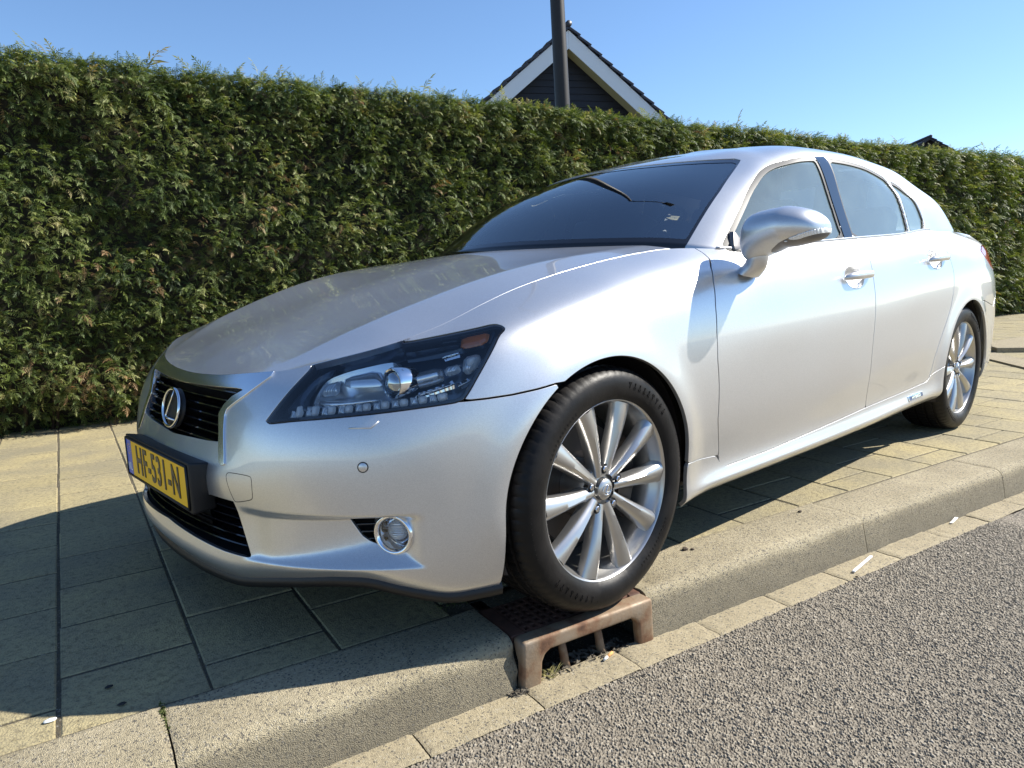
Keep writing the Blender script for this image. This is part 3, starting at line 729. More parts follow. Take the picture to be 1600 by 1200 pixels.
    mesh_np('washer_cover', Vt, Ft, PAINT, CAR)
def door_parts(SP, sg, d1, d2):
    for d, a, z in ((d1, 2.915, .838), (d2, 3.832, .891)):
        # recessed cup behind the handle, seen as a darker bowl, with the bar across it
        M = frame_at(a-.012, z, sg, 0)
        V, F = lathe_z([(.0001, -.024), (.3, -.022), (.62, -.014), (.88, -.003), (.985, .0006), (1.02, .0002), (1.02, -.004)], 44)
        V = V*[.085, .0465, 1]
        put('handle_recess', V, F, PAINT, d, M)
        N_ = 31; t = np.linspace(-1, 1, N_)
        path = []; wid = []
        for tt in t:
            q, nn = shell_pt(a+.004+.118*tt, z-.002+.003*tt, sg)
            path.append(q+nn*(.006+.026*(1-abs(tt)**4))); wid.append(.004+.0085*(1-abs(tt)**6))
        Vt, Ft = tube(path, wid, 14, flat=1.25); mesh_np('door_handle', Vt, Ft, PAINT, d)
# ------------------------------------------------------------------ front details
def plan_at(a, z, off):
    """point on the shell at signed a (sign = side) pushed outward by off"""
    p, n = shell_pt(abs(a), z, 1 if a >= 0 else -1); n = np.array([n[0], n[1], 0]); n /= np.linalg.norm(n)
    return p+n*off, n
def slat(name, z, a1, off, depth, th, parent, m, tilt=0.0, n=48):
    a = np.linspace(-a1, a1, n); rows = []
    for q in a:
        p, nn = plan_at(q, z, off); up = np.array([0, 0, 1.])
        pr = [(0, 0), (-.002, th*.5), (-depth, th*.5+tilt), (-depth, -th*.5+tilt), (-.002, -th*.5)]
        rows.append([p+nn*x+up*y for x, y in pr])
    V = np.array(rows); return mesh_np(name, V.reshape(-1, 3), [grid_faces(n, 5, wrap_m=True)], m, parent, False)
def text_mesh(body, size, extrude, M, m, parent, name, xs=1.0, bold=0.0, align='CENTER'):
    c = bpy.data.curves.new('t', 'FONT'); c.body = body; c.size = size; c.extrude = extrude; c.offset = bold; c.align_x = align; c.align_y = 'CENTER'
    c.resolution_u = 4; c.space_character = 1.0 if name != 'plate_characters' else 1.10
    o = bpy.data.objects.new('t', c); COL.objects.link(o)
    dg = bpy.context.evaluated_depsgraph_get(); me = bpy.data.meshes.new_from_object(o.evaluated_get(dg))
    bpy.data.objects.remove(o); bpy.data.curves.remove(c)
    me.name = name; me.materials.clear(); me.materials.append(m)
    r = bpy.data.objects.new(name, me); link(r, parent); r.matrix_local = M @ Matrix.Diagonal((xs, 1, 1, 1)); return r
def front_details(FP):
    # upper grille: dark box with slats
    def back(name, poly, depth):
        f = np.minimum(sdpoly(FP.A[:, :2], poly)+.006, .9-np.abs(FP.A[:, 0]))
        b = trim(FP, f); E = bedges(b); n0 = len(b.V)
        V = np.vstack([b.V-b.N*depth, b.V-b.N*.004]); F = [b.T, np.stack([E[:, 1], E[:, 0], n0+E[:, 0], n0+E[:, 1]], 1)]
        return mesh_np(name, V, F, VOIDM, CAR)
    ug = back('upper_grille', P_GR, .075); lg = back('lower_grille', P_LG, .09)
    zs = np.linspace(.507, .628, 7)[:]
    for z in zs:
        a1 = np.interp(z, [.494, .513, .535, .578, .60, .622, .64], [.27, .30, .295, .272, .288, .315, .33])
        slat('slat', z, a1+.006, -.006, .045, .0048, ug, BLACKG, .004)
    for z in np.linspace(.268, .352, 5):
        a1 = np.interp(z, [.246, .356, .381], [.432, .40, .388])
        slat('slat', z, a1, -.012, .05, .0045, lg, BLACKG, .004)
    slat('sensor_bar', .325, .20, -.03, .03, .05, lg, BLACKP)
    fm0 = None
    for sg in (-1, 1):
        f = np.minimum(sdpoly(FP.A[:, :2], P_FOG)+.004, FP.A[:, 2]*sg); b = trim(FP, f); E = bedges(b); n0 = len(b.V)
        V = np.vstack([b.V-b.N*.05, b.V-b.N*.003]); F = [b.T, np.stack([E[:, 1], E[:, 0], n0+E[:, 0], n0+E[:, 1]], 1)]
        fg = mesh_np('fog_lamp_grille', V, F, VOIDM, CAR)
        for z in (.352, .335, .318, .302, .287):
            pts = []
            for a in np.linspace(.705+.45*(.36-z)*.8, .80, 8):
                p, n = shell_pt(a, z, sg); pts.append(p-n*.014)
            Vt, Ft = tube(pts, .0035, 6); mesh_np('slat', Vt, Ft, BLACKG, fg)
        # fog lamp: chrome ring, bowl and clear lens
        M = frame_at(.822, .316, sg, -.006, (-1, sg*.52, .02))
        V, F = lathe_z([(.030, -.040), (.033, -.004), (.0365, .006), (.0405, .010), (.0445, .008), (.0468, .001), (.0470, -.010), (.046, -.03)], 56)
        V = V*[1.10, 1.06, 1]
        fl = mesh_np('fog_lamp', V, F, CHROME, CAR); fl.matrix_local = M
        V, F = lathe_z([(.0001, -.044), (.018, -.042), (.030, -.034), (.0385, -.006), (.040, .002)], 48); V = V*[1.06, 1.03, 1]
        o = mesh_np('reflector_bowl', V, F, CHROME, fl); 
        V, F = lathe_z([(.0001, -.012), (.012, -.013), (.020, -.017), (.0245, -.024), (.025, -.03)], 40)
        V = V+[sg*.005, 0, 0]; o = mesh_np('fog_lens', V, F, CLEARP, fl)
        V, F = lathe_z([(.0001, .004), (.018, .0035), (.037, .001)], 48); mesh_np('fog_cover', V, F, LENS, fl)
        # collar of body-coloured bumper behind the ring
        V, F = lathe_z([(.046, -.001), (.052, -.006), (.060, -.020), (.062, -.045)], 56); V = V*[1.10, 1.06, 1]
        o = mesh_np('fog_lamp_collar', V, F, PAINT, CAR); o.matrix_local = M
        # parking sensors
        for a, z in ((.764, .486), (.30 if False else 1.02, .46)):
            if a > 1: continue
            M = frame_at(a, z, sg, -.0006); V, F = lathe_z([(.0001, .001), (.0095, .0008), (.0105, 0), (.0107, -.003)], 28)
            o = mesh_np('parking_sensor', V, F, PAINT, CAR); o.matrix_local = M
            V, F = lathe_z([(.0107, -.001), (.0107, .0009), (.0122, .0009), (.0124, -.002)], 28); r = mesh_np('sensor_ring', V, F, RUBBER, o)
        # tow eye cover outline on the bumper
    pl = [(.366,.440),(.375,.451),(.462,.453),(.469,.446),(.468,.402),(.460,.394),(.40,.380),(.392,.384)]
    rp = rpoly(pl, 2); rp = np.concatenate([np.linspace(a, b, 3, endpoint=False) for a, b in zip(rp, np.roll(rp, -1, 0))])
    pts = []
    for a_, z_ in rp:
        q_, n_ = shell_pt(a_, z_, -1); pts.append(q_-n_*.0004)
    Vt, Ft = tube(pts, .0011, 6, closed=True); mesh_np('tow_cover_seam', Vt, Ft, RUBBER, CAR)
    # emblem: oval ring with the letter mark
    M = frame_at(.0005, .572, 1, 0, (-1, 0, .22)); p0 = Vector((-.785, 0, .567)); M.translation = p0
    t = np.linspace(0, 2*math.pi, 64, endpoint=False)
    em = None
    V, F = lathe_z([(.0001, .0), (.5, .0), (1.0, -.004), (1.01, -.012)], 56); V = V*[.066, .054, 1]*np.array([1, 1, 1.0])
    em = mesh_np('emblem', V, F, BLACKP, CAR); em.matrix_local = M
    ring = np.stack([.0640*np.cos(t), .0520*np.sin(t), 0*t+.004], 1)
    Vt, Ft = tube(ring, .0048, 10, closed=True); mesh_np('emblem_ring', Vt, Ft, CHROME, em)
    # the L stroke; local x runs to the car's left side seen from the front
    Lp = [(-.015, .046), (-.030, -.020), (-.028, -.026), (.036, -.026)]
    Lp = [(-x*-1, y, .006) for x, y in Lp]
    path = [(.008, .047, .005), (-.002, .026, .005), (-.018, .000, .005), (-.030, -.022, .005), (-.029, -.029, .005), (-.018, -.031, .005), (.044, -.030, .005)]
    Vt, Ft = tube(path, [.0014, .0024, .0032, .0036, .0034, .0032, .0024], 10); mesh_np('emblem_letter', Vt, Ft, CHROME, em)
    # number plate in a deep black holder
    zc, yc = .402, 0
    bm = bmesh.new(); V8 = [(-.846,-.272,.336),(-.846,.272,.336),(-.846,.272,.468),(-.846,-.272,.468),(-.785,-.268,.340),(-.80,.268,.340),(-.80,.268,.458),(-.785,-.268,.458)]
    vs = [bm.verts.new(v) for v in V8]
    for f in ((0,1,2,3),(7,6,5,4),(0,4,5,1),(1,5,6,2),(2,6,7,3),(3,7,4,0)): bm.faces.new([vs[i] for i in f])
    hd = bm_obj('plate_holder', bm, BLACKP, CAR, True, .006, 3)
    pz0, pz1 = .349, .457
    bm = bmesh.new(); box_bm(bm, (-.8475, -.023, (pz0+pz1)/2), (.003, .470, pz1-pz0)); pt = bm_obj('number_plate', bm, PLATE_Y, CAR, False, .001, 1)
    bm = bmesh.new(); box_bm(bm, (-.8475, .237, (pz0+pz1)/2), (.0031, .046, pz1-pz0)); bm_obj('country_band', bm, PLATE_B, pt)
    MT = Matrix(((0, 0, -1, 0), (-1, 0, 0, 0), (0, 1, 0, 0), (0, 0, 0, 1)))     # text x -> -y, text y -> z, text z -> -x
    def at(y, z, x=-.8491): 
        m = MT.copy(); m.translation = (x, y, z); return m
    text_mesh('HF-531-N', .114, .0016, at(-.022, (pz0+pz1)/2-.001), PLATE_K, pt, 'plate_characters', .74, .0018)
    text_mesh('NL', .032, .0004, at(.237, pz0+.024), WHITE, pt, 'country_letters', .9, .0006)
    st = []
    for k in range(12):
        an = k*math.pi/6; cy, cz = .237+.0145*math.cos(an), pz1-.030+.0145*math.sin(an)
        ang = np.arange(10)*math.pi/5+math.pi/2; rr = np.where(np.arange(10) % 2 == 0, .0032, .0014)
        V = np.stack([np.full(10, -.84925), cy-rr*np.cos(ang), cz+rr*np.sin(ang)], 1); V = np.vstack([V, [[-.84925, cy, cz]]])
        j = np.arange(10); st.append((V, np.stack([np.full(10, 10), j, (j+1) % 10], 1)))
    V, F = join_geo(st); mesh_np('star_ring', V, F, PLATE_Y, pt, False)
    fr = [(-.8485, .262, pz0-.001), (-.8485, .262, pz1+.001), (-.8485, -.260, pz1+.001), (-.8485, -.260, pz0-.001)]
    for i in range(4):
        V, F = tube([fr[i], fr[(i+1) % 4]], .0035, 8); mesh_np('frame_edge', V, F, BLACKP, hd)
    # hybrid badge on the skirt
    for sg in (-1, 1):
        M = frame_at(3.60, .270, sg, -.002); 
        p1, _ = shell_pt(3.52, .269, sg); p2, _ = shell_pt(3.68, .272, sg)
        x = Vector(p2-p1).normalized()*(1 if sg < 0 else -1); nz = M.col[2].xyz; y = nz.cross(x).normalized(); x = y.cross(nz)
        M2 = Matrix((x, y, nz)).transposed().to_4x4(); M2.translation = M.translation
        bm = bmesh.new(); box_bm(bm, (0, 0, 0), (.172, .025, .005)); bd = bm_obj('side_badge', bm, CHROME, CAR, True, .0015, 2); bd.matrix_local = M2
        bm = bmesh.new(); box_bm(bm, (0, 0, .0026), (.164, .018, .0006)); bm_obj('badge_field', bm, mat('badge_blue', (.01, .03, .12), .2) if 'badge_blue' not in bpy.data.materials else bpy.data.materials['badge_blue'], bd)
        text_mesh('HYBRID', .0185, .0005, Matrix.Translation((0, 0, .0034)), CHROME, bd, 'badge_letters', 1.65, .0006)

# ------------------------------------------------------------------ wheels
def tyre_mesh():
    Ro, W = .334, .235
    prof = []                                    # (radius, y) from inner bead over the tread to outer bead
    half = [(.236, .099), (.246, .109), (.262, .1150), (.282, .1165), (.298, .1130), (.310, .1060), (.3185, .0960), (.3232, .086)]
    tread = []
    gro = [.066, .024, -.024, -.066]
    ys = []
    for g in gro: ys += [(g+.0065, 0), (g+.0045, 1), (g-.0045, 1), (g-.0065, 0)]
    tread = [(.3285-.0035*(abs(y)/.09)**2-(.0075 if d else 0), y) for y, d in ys]
    out = [(r, y) for r, y in half]+[(.3252, .080)]+tread+[(.3252, -.080)]+[(r, -y) for r, y in half[::-1]]
    prof = np.array(out)
    n = 72*5; t = np.linspace(0, 2*math.pi, n, endpoint=False); k = np.arange(n) % 5
    V = []
    r = prof[:, 0]; y = prof[:, 1]
    shoulder = (np.abs(y) > .07) & (r > .317)
    rr = np.broadcast_to(r, (n, len(r))).copy()
    rr[(k == 0)[:, None] & shoulder[None]] -= .0028
    mid = (np.abs(y) < .06) & (r > .325); rr[(k == 2)[:, None] & mid[None]] -= .003
    tt = t[:, None]+.10*np.clip(np.abs(y)/.1, 0, 1)[None]*np.where(y > 0, 1, -1)[None]*(r > .315)[None]*0
    X = rr*np.cos(tt); Z = rr*np.sin(tt); Z = np.where(Z < -.3262, -.3262-(Z+.3262)*0, Z)       # flattened contact patch
    yb = np.broadcast_to(y, rr.shape)*(1+.045*np.exp(-((X/.07)**2))*(Z < -.24))
    V = np.stack([X, yb, Z], -1).reshape(-1, 3)
    F = grid_faces(n, len(r), wrap_n=True)
    return V, F
def side_letters(parent):
    """raised blocks on the sidewall where the tyre lettering sits"""
    geo = []
    r2 = np.random.default_rng(3)
    for a0, n, rm, h in ((75, 9, .281, .015), (255, 9, .281, .015), (150, 12, .264, .007), (330, 14, .264, .007), (20, 10, .296, .006), (200, 10, .296, .006)):
        for i in range(n):
            a = R(a0-i*(4.4 if h > .01 else 2.6)); wd = .010 if h > .01 else .005
            for part in range(2):
                hh = h*(.35 if part else 1); w2 = wd*(.9 if part else .28); ca, sa = math.cos(a), math.sin(a)
                rc = rm+(0 if not part else h*r2.choice([-.35, 0, .35])); u = np.array([ca, sa]); v = np.array([-sa, ca])
                q = [u*(rc+sx*hh/2)+v*(sy*w2/2) for sx, sy in ((-1, -1), (1, -1), (1, 1), (-1, 1))]
                yy = -.1178 if rm > .28 else -.1160
                if rm > .295: yy = -.1135
                P = [(p[0], yy, p[1]) for p in q]+[(p[0], yy+.004, p[1]) for p in q]
                geo.append((np.array(P), np.array([(0, 1, 2, 3), (0, 4, 5, 1), (1, 5, 6, 2), (2, 6, 7, 3), (3, 7, 4, 0)])))
    V, F = join_geo(geo); return mesh_np('sidewall_lettering', V, F, TYRE, parent, False)
def spoke_mesh():
    n = 26; rs = np.linspace(.040, .2335, n); rows = []
    for r in rs:
        t = (r-.040)/(.1935)
        w = float(np.interp(t, [0, .06, .14, .3, .5, .75, .93, 1], [.015, .0145, .0140, .0160, .0195, .0245, .0290, .032])); th = .034-.008*t
        face = -.079-.0155*math.sin(math.pi*min(1, t)*.60)+.001*t
        tw = .0035*min(1, t*2)
        sh = 0
        pr = [(-w*1.0, face+th), (-w*1.02, face+.008), (-w*.88, face+.0015), (-w*.25, face-.0035-tw*.5), (w*.30, face-.0055-tw), (w*.72, face-.003), (w*.98, face+.006), (w*1.02, face+th)]
        rows.append([(r, y, x+sh) for x, y in pr])
    V = np.array(rows)
    return V.reshape(-1, 3), grid_faces(n, 8)
def rim_mesh():
    prof = [(.175, .09), (.205, .07), (.214, -.03), (.219, -.055), (.224, -.068), (.230, -.078), (.2345, -.092), (.2365, -.1015), (.2395, -.1035), (.2425, -.1015), (.243, -.097), (.239, -.090), (.232, -.07), (.226, .0), (.236, .095), (.242, .100)]
    V, F = lathe(prof, 120); return V, F[:, ::-1]
def make_wheel(name, x, y, z, side, steer=0, spin=0, data={}):
    """side -1: outer face towards -y"""
    tv = data
    if not tv:
        V, F = rim_mesh(); tv['rim'] = mesh_np('wheel', V, F, RIM, CAR); o = tv['rim']
        o.data.set_sharp_from_angle(angle=R(45))
        kids = []
        V, F = tyre_mesh(); t_ = mesh_np('tyre', V, F, TYRE, o); t_.data.set_sharp_from_angle(angle=R(35)); kids.append(t_)
        sl_ = side_letters(o); tag(sl_, kind='stuff'); kids.append(sl_)
        V, F = spoke_mesh(); sm = mesh_np('spoke', V, F, RIM, o); sm.data.set_sharp_from_angle(angle=R(50)); kids.append(sm)
        for k in range(1, 10):
            s = sm.copy(); link(s, o); s.rotation_euler = (0, k*2*math.pi/10, 0); kids.append(s)
        V, F = lathe([(.0001, -.092), (.012, -.092), (.022, -.0905), (.028, -.086), (.0295, -.078), (.031, -.074), (.046, -.073), (.060, -.070), (.066, -.06), (.068, -.03), (.07, .02)], 60)
        h = mesh_np('hub', V, F[:, ::-1], RIM, o); h.data.set_sharp_from_angle(angle=R(35)); kids.append(h)
        tt = np.linspace(0, 2*math.pi, 40, endpoint=False)
        V1, F1 = tube(np.stack([.0165*np.cos(tt), 0*tt-.0925, .0135*np.sin(tt)], 1), .0013, 6, closed=True)
        V2, F2 = tube([(.004, -.0925, .012), (-.005, -.0925, -.006), (-.002, -.0925, -.0075), (.012, -.0925, -.0075)], .0014, 6)
        V, F = join_geo([(V1, F1), (V2, F2)]); kids.append(mesh_np('centre_mark', V, F, CHROME, o))
        for k in range(5):
            a = R(18)+k*2*math.pi/5; cx, cz = .056*math.cos(a), .056*math.sin(a)
            if k == 0:
                V, F = lathe([(.0001, -.089), (.0065, -.089), (.0085, -.0875), (.0088, -.055)], 6); nut0 = mesh_np('wheel_nut', V, F[:, ::-1], CHROME, o, False); nut0.location = (cx, 0, cz); kids.append(nut0)
                V, F = lathe([(.0001, -.0842), (.0128, -.0842), (.0135, -.0848)], 20); w0 = mesh_np('nut_well_shade', V, F[:, ::-1], VOIDM, o); w0.location = (cx, 0, cz); kids.append(w0)  # flat black disc stands in for the shade inside a sunk nut hole
            else:
                for s0 in (nut0, w0):
                    s = s0.copy(); link(s, o); s.location = (cx, 0, cz); kids.append(s)
        V, F = lathe([(.07, .012), (.088, .010), (.090, .004), (.165, .004), (.167, .006), (.167, .026), (.165, .028), (.09, .028)], 80)
        d = mesh_np('brake_disc', V, F[:, ::-1], DISC, o); d.data.set_sharp_from_angle(angle=R(35)); kids.append(d)
        bm = bmesh.new()
        for i in range(9):
            a = R(-38+i*9.5); box_bm(bm, (0, 0, 0), (.062, .075, .032), Matrix.Translation((.150*math.cos(a), .0, .150*math.sin(a))) @ Matrix.Rotation(-a, 4, 'Y'))
        kids.append(bm_obj('brake_caliper', bm, DISC, o, False))
        V, F = lathe([(.0001, .04), (.16, .04), (.212, .05)], 48); kids.append(mesh_np('wheel_back', V, F, VOIDM, o))
        V, F = tube([(.0, -.088, -.214), (.0, -.095, -.196)], .0035, 8); 
        V, F = tube([(-.214*math.sin(R(12)), -.080, -.214*math.cos(R(12))), (-.19*math.sin(R(12)), -.090, -.19*math.cos(R(12)))], .0035, 8); kids.append(mesh_np('valve', V, F, RUBBER, o))
        tv['kids'] = kids; r = o
    else:
        r = tv['rim'].copy(); link(r, CAR)
        for k in tv['kids']:
            c = k.copy(); link(c, r)
    r.location = (x, y, z)
    r.rotation_euler = (0, 0, steer if side < 0 else math.pi+steer)
    # spin about its own axle
    r.rotation_mode = 'QUATERNION'
    from mathutils import Quaternion
    r.rotation_quaternion = Quaternion((0, 0, 1), (steer if side < 0 else math.pi+steer)) @ Quaternion((0, 1, 0), 0)
    return r
def wheels():
    yf = -.893+.1035
    make_wheel('wheel', 0, yf, .3265, -1, 0)
    make_wheel('wheel', 2.85, yf, .3265, -1); make_wheel('wheel', 0, -yf, .3265, 1); make_wheel('wheel', 2.85, -yf, .3265, 1)
    # wheel-house liners
    for wx in (0, 2.85):
        for sg in (-1, 1):
            n = 40; th = np.linspace(R(-22), R(202), n); yy = np.array([.884, .80, .66, .56]); rr = np.array([.366, .385, .385, .37])
            if wx == 0: yy = np.array([.862, .80, .66, .56])
            X = wx+rr[None]*np.cos(th)[:, None]; Z = .33+rr[None]*np.sin(th)[:, None]
            V = np.stack([X, np.broadcast_to(yy[None]*sg, X.shape), Z], -1)
            cap = V[:, -1].copy(); cap[:, 0] = wx; cap[:, 2] = .3
            V = np.concatenate([V, cap[:, None]], 1)
            mesh_np('wheel_arch_liner', V.reshape(-1, 3), grid_faces(n, 5, flip=sg > 0), mat('arch_liner', (.030, .024, .022), .8) if 'arch_liner' not in bpy.data.materials else bpy.data.materials['arch_liner'], CAR)

# ------------------------------------------------------------------ inner body, cabin
def cabin():
    # dark inner shell that closes the body behind the gaps
    for sg in (-1, 1):
        V, _ = shell_grid(0, float(SG[-1]), .03, sg, 6, NV-1, 5)
        nx = np.interp(np.arange(0, float(SG[-1])+1e-9, .03), SG, NX)[:, None]; ny = np.interp(np.arange(0, float(SG[-1])+1e-9, .03), SG, NY)[:, None]*sg
        V = V.copy(); d = .105; V[..., 0] -= nx*d; V[..., 1] -= ny*d; V[..., 2] = np.minimum(V[..., 2]-.012, 9)
        P = patch(V, np.zeros(V.shape[:2]+(2,))); f = np.full(len(P.V), 9.)
        for wx in (0., 2.85): f = np.minimum(f, np.hypot(P.V[:, 0]-wx, P.V[:, 2]-.33)-.40)
        q = trim(P, f); mesh_np('inner_structure', q.V, q.T, VOIDM, CAR)
    bm = bmesh.new(); box_bm(bm, (1.50, 0, .25), (4.15, .90, .03)); box_bm(bm, (1.42, 0, .24), (1.9, 1.66, .03)); bm_obj('floor_pan', bm, VOIDM, CAR)
    # firewall-to-cowl cover, dashboard
    bm = bmesh.new(); box_bm(bm, (.47, 0, .945), (.16, 1.30, .02)); bm_obj('cowl_panel', bm, BLACKP, CAR)
    n = 20; y = np.linspace(-.70, .70, n); rows = []
    for q in y:
        b = 1-.35*(abs(q)/.7)**3
        rows.append([(.50+.12*(abs(q)/.7)**2, q, .90), (.62+.08*(abs(q)/.7)**2, q, .925+.01*b), (.80, q, .945+.02*b), (.93, q, .94+.02*b), (.99, q, .90), (1.0, q, .80), (.95, q, .55)])
    mesh_np('dashboard', np.array(rows).reshape(-1, 3), grid_faces(n, 7), DASH, CAR)
    t = np.linspace(0, 2*math.pi, 40, endpoint=False); c = Vector((1.10, -.37, .90)); ax = Vector((.88, 0, .42)).normalized()
    x = Vector((0, 1, 0)); yv = ax.cross(x)
    P = [tuple(c+.185*(math.cos(a)*x+math.sin(a)*yv)) for a in t]; V, F = tube(P, .015, 10, closed=True); sw = mesh_np('steering_wheel', V, F, DASH, CAR)
    V, F = tube([tuple(c-x*.18), tuple(c-ax*.03), tuple(c+x*.18)], .016, 8); mesh_np('wheel_spokes', V, F, DASH, sw)
    def seat(x0, y0, w=.52):
        bm = bmesh.new()
        box_bm(bm, (x0-.22, y0, .52), (.52, w, .16)); s = bm_obj('seat', bm, SEAT, CAR, True, .05, 4)
        M = Matrix.Translation((x0+.06, y0, .86)) @ Matrix.Rotation(R(20), 4, 'Y')
        bm = bmesh.new(); box_bm(bm, (0, 0, 0), (.14, w*.96, .62), M); bm_obj('backrest', bm, SEAT, s, True, .05, 4)
        M = Matrix.Translation((x0+.20, y0, 1.235)) @ Matrix.Rotation(R(12), 4, 'Y')
        bm = bmesh.new(); box_bm(bm, (0, 0, 0), (.10, .26, .17), M); bm_obj('headrest', bm, SEAT, s, True, .035, 4)
    for x0, y0 in ((1.42, -.37), (1.42, .37)): seat(x0, y0)
    seat(2.36, -.36, .62); seat(2.36, .36, .62)
    bm = bmesh.new(); box_bm(bm, (2.95, 0, 1.02), (.6, 1.2, .03)); bm_obj('parcel_shelf', bm, DASH, CAR)
    # roof lining just under the roof skin
    xs = np.linspace(1.25, 2.75, 12); ys = np.linspace(-.50, .50, 9)
    V = np.array([[(x_, y_, 1.385-.18*(y_)**2-.05*((x_-1.9)/.8)**2) for y_ in ys] for x_ in xs]); mesh_np('roof_lining', V.reshape(-1, 3), grid_faces(12, 9), LINING, CAR)
    # interior mirror
    bm = bmesh.new(); box_bm(bm, (1.10, 0, 1.19), (.025, .22, .055)); box_bm(bm, (1.07, 0, 1.22), (.03, .03, .05)); bm_obj('interior_mirror', bm, BLACKP, CAR, True, .012, 3)

# ------------------------------------------------------------------ door mirrors
def mirror(sg):
    # housing lofted from the stem outwards along y (values for the left, -y side)
    S_ = [ # y, x front, x back, z bottom, z top
        (.868, .685, .765, .925, .998), (.873, .664, .780, .912, 1.030), (.886, .648, .793, .905, 1.050), (.925, .636, .802, .918, 1.062), (.985, .630, .806, .940, 1.068),
        (1.015, .632, .806, .944, 1.067), (1.048, .645, .803, .949, 1.059), (1.076, .664, .797, .955, 1.047), (1.097, .688, .789, .963, 1.030), (1.108, .718, .777, .974, 1.014), (1.111, .742, .765, .984, 1.004)]
    S_ = np.array(S_); yq = np.linspace(0, 1, 60); k = np.linspace(0, 1, len(S_)); Q = np.stack([nspline(k, S_[:, i], yq) for i in range(5)], 1)
    rows = []; nn = 40
    for y, xf, xb, zb, zt in Q:
        cx, cz = (xf+xb)/2, (zb+zt)/2; hx, hz = (xb-xf)/2, (zt-zb)/2; row = []
        for i in range(nn):
            a = 2*math.pi*i/nn; ca, sa = math.cos(a), math.sin(a)
            e = .72 if ca > 0 else 1.0                              # flat back (towards the glass), round front
            px = cx+hx*math.copysign(abs(ca)**e, ca); pz = cz+hz*math.copysign(abs(sa)**.92, sa)
            pz += -.010*(1-ca)*.5*(pz-cz < 0)*0
            row.append((px, y*sg, pz))
        rows.append(row)
    V = np.array(rows); m_ = V.shape[0]
    Vv = np.vstack([V.reshape(-1, 3), V[0].mean(0)[None], V[-1].mean(0)[None]]); j = np.arange(nn); j2 = (j+1) % nn
    F = [grid_faces(m_, nn, wrap_m=True, flip=sg > 0)]
    c1, c2 = m_*nn, m_*nn+1
    caps = np.concatenate([np.stack([np.full(nn, c1), j, j2], 1), np.stack([np.full(nn, c2), (m_-1)*nn+j2, (m_-1)*nn+j], 1)])
    F.append(caps if sg < 0 else caps[:, ::-1])
    # split: painted shell above, dark lower cover below a slanting line
    P = Patch(Vv, np.zeros_like(Vv), np.zeros((len(Vv), 2)), np.vstack([F[0][:, [0, 1, 2]], F[0][:, [0, 2, 3]], F[1]]))
    n = np.zeros_like(Vv)
    fn = np.cross(Vv[P.T[:, 1]]-Vv[P.T[:, 0]], Vv[P.T[:, 2]]-Vv[P.T[:, 0]])
    for c in range(3): np.add.at(n, P.T[:, c], fn)
    n /= np.maximum(np.linalg.norm(n, axis=1, keepdims=True), 1e-9); cen = Vv.mean(0)
    if ((Vv-cen)*n).sum() < 0: n = -n; P.T = P.T[:, ::-1]
    P.N = n
    ay = np.abs(Vv[:, 1]); line = np.interp(ay, [.88, .93, .965, 1.0, 1.05, 1.09, 1.12], [.85, .905, .938, .957, .976, .990, 1.000])-.05*np.clip(Vv[:, 0]-.72, -1, 1)*0
    f = Vv[:, 2]-line
    mr = panel('door_mirror', trim(P, np.minimum(f-.0008, .796-Vv[:, 0])), PAINT, CAR, lip=.006)
    panel('mirror_lower_cover', trim(P, -f), mat('mirror_cover', (.16, .15, .145), .35, .4) if 'mirror_cover' not in bpy.data.materials else bpy.data.materials['mirror_cover'], mr, lip=0, off=-.002)
    panel('mirror_glass', trim(P, np.minimum(Vv[:, 0]-.792, f-.002)), CHROME, mr, lip=0, off=-.004)
    # indicator strip
    g = np.minimum.reduce([f+.0005+.0115*np.interp(ay, [1.0, 1.06, 1.11], [0, 1, 1.15]), -f-.0015, ay-1.02, .80-Vv[:, 0]])
    panel('indicator_lamp', trim(P, g), CLEARP, mr, lip=.004, off=.0012)
    # foot
    rows = []
    for t, (cx, cy, cz, rx, ry) in zip(np.linspace(0, 1, 5), [(.735, .862, .868, .055, .030), (.728, .882, .885, .044, .034), (.720, .897, .900, .037, .034), (.716, .903, .915, .037, .034), (.716, .905, .930, .037, .034)]):
        rows.append([(cx+rx*math.cos(a)*.9+.0*t, (cy+ry*math.sin(a))*sg, cz-.012*math.sin(a)*(1-t)) for a in np.linspace(0, 2*math.pi, 32, endpoint=False)])
    V = np.array(rows); kq = np.linspace(0, 1, 20); A = nspline(np.linspace(0, 1, 5), V.reshape(5, -1), kq).reshape(20, 32, 3)
    mesh_np('mirror_foot', A.reshape(-1, 3), grid_faces(20, 32, wrap_m=True, flip=sg > 0), PAINT, mr)
    # black sail behind the mirror in the window corner
    bm = bmesh.new(); pts = [(.765, .948), (.845, .952), (.812, 1.005), (.798, 1.010), (.768, .965)]
    a = [bm.verts.new((x, sg*(.800-(z-.945)*.42), z)) for x, z in pts]; b = [bm.verts.new((x, sg*(.782-(z-.945)*.42), z)) for x, z in pts]
    bm.faces.new(a); bm.faces.new(b[::-1])
    for i in range(len(pts)): bm.faces.new((a[i], b[i], b[(i+1) % len(pts)], a[(i+1) % len(pts)]))
    bm_obj('mirror_sail', bm, bpy.data.materials['mirror_cover'], mr, True, .003, 2)
FPATCH = build_body(); build_greenhouse(); front_details(FPATCH); wheels(); cabin()
mirror(-1)
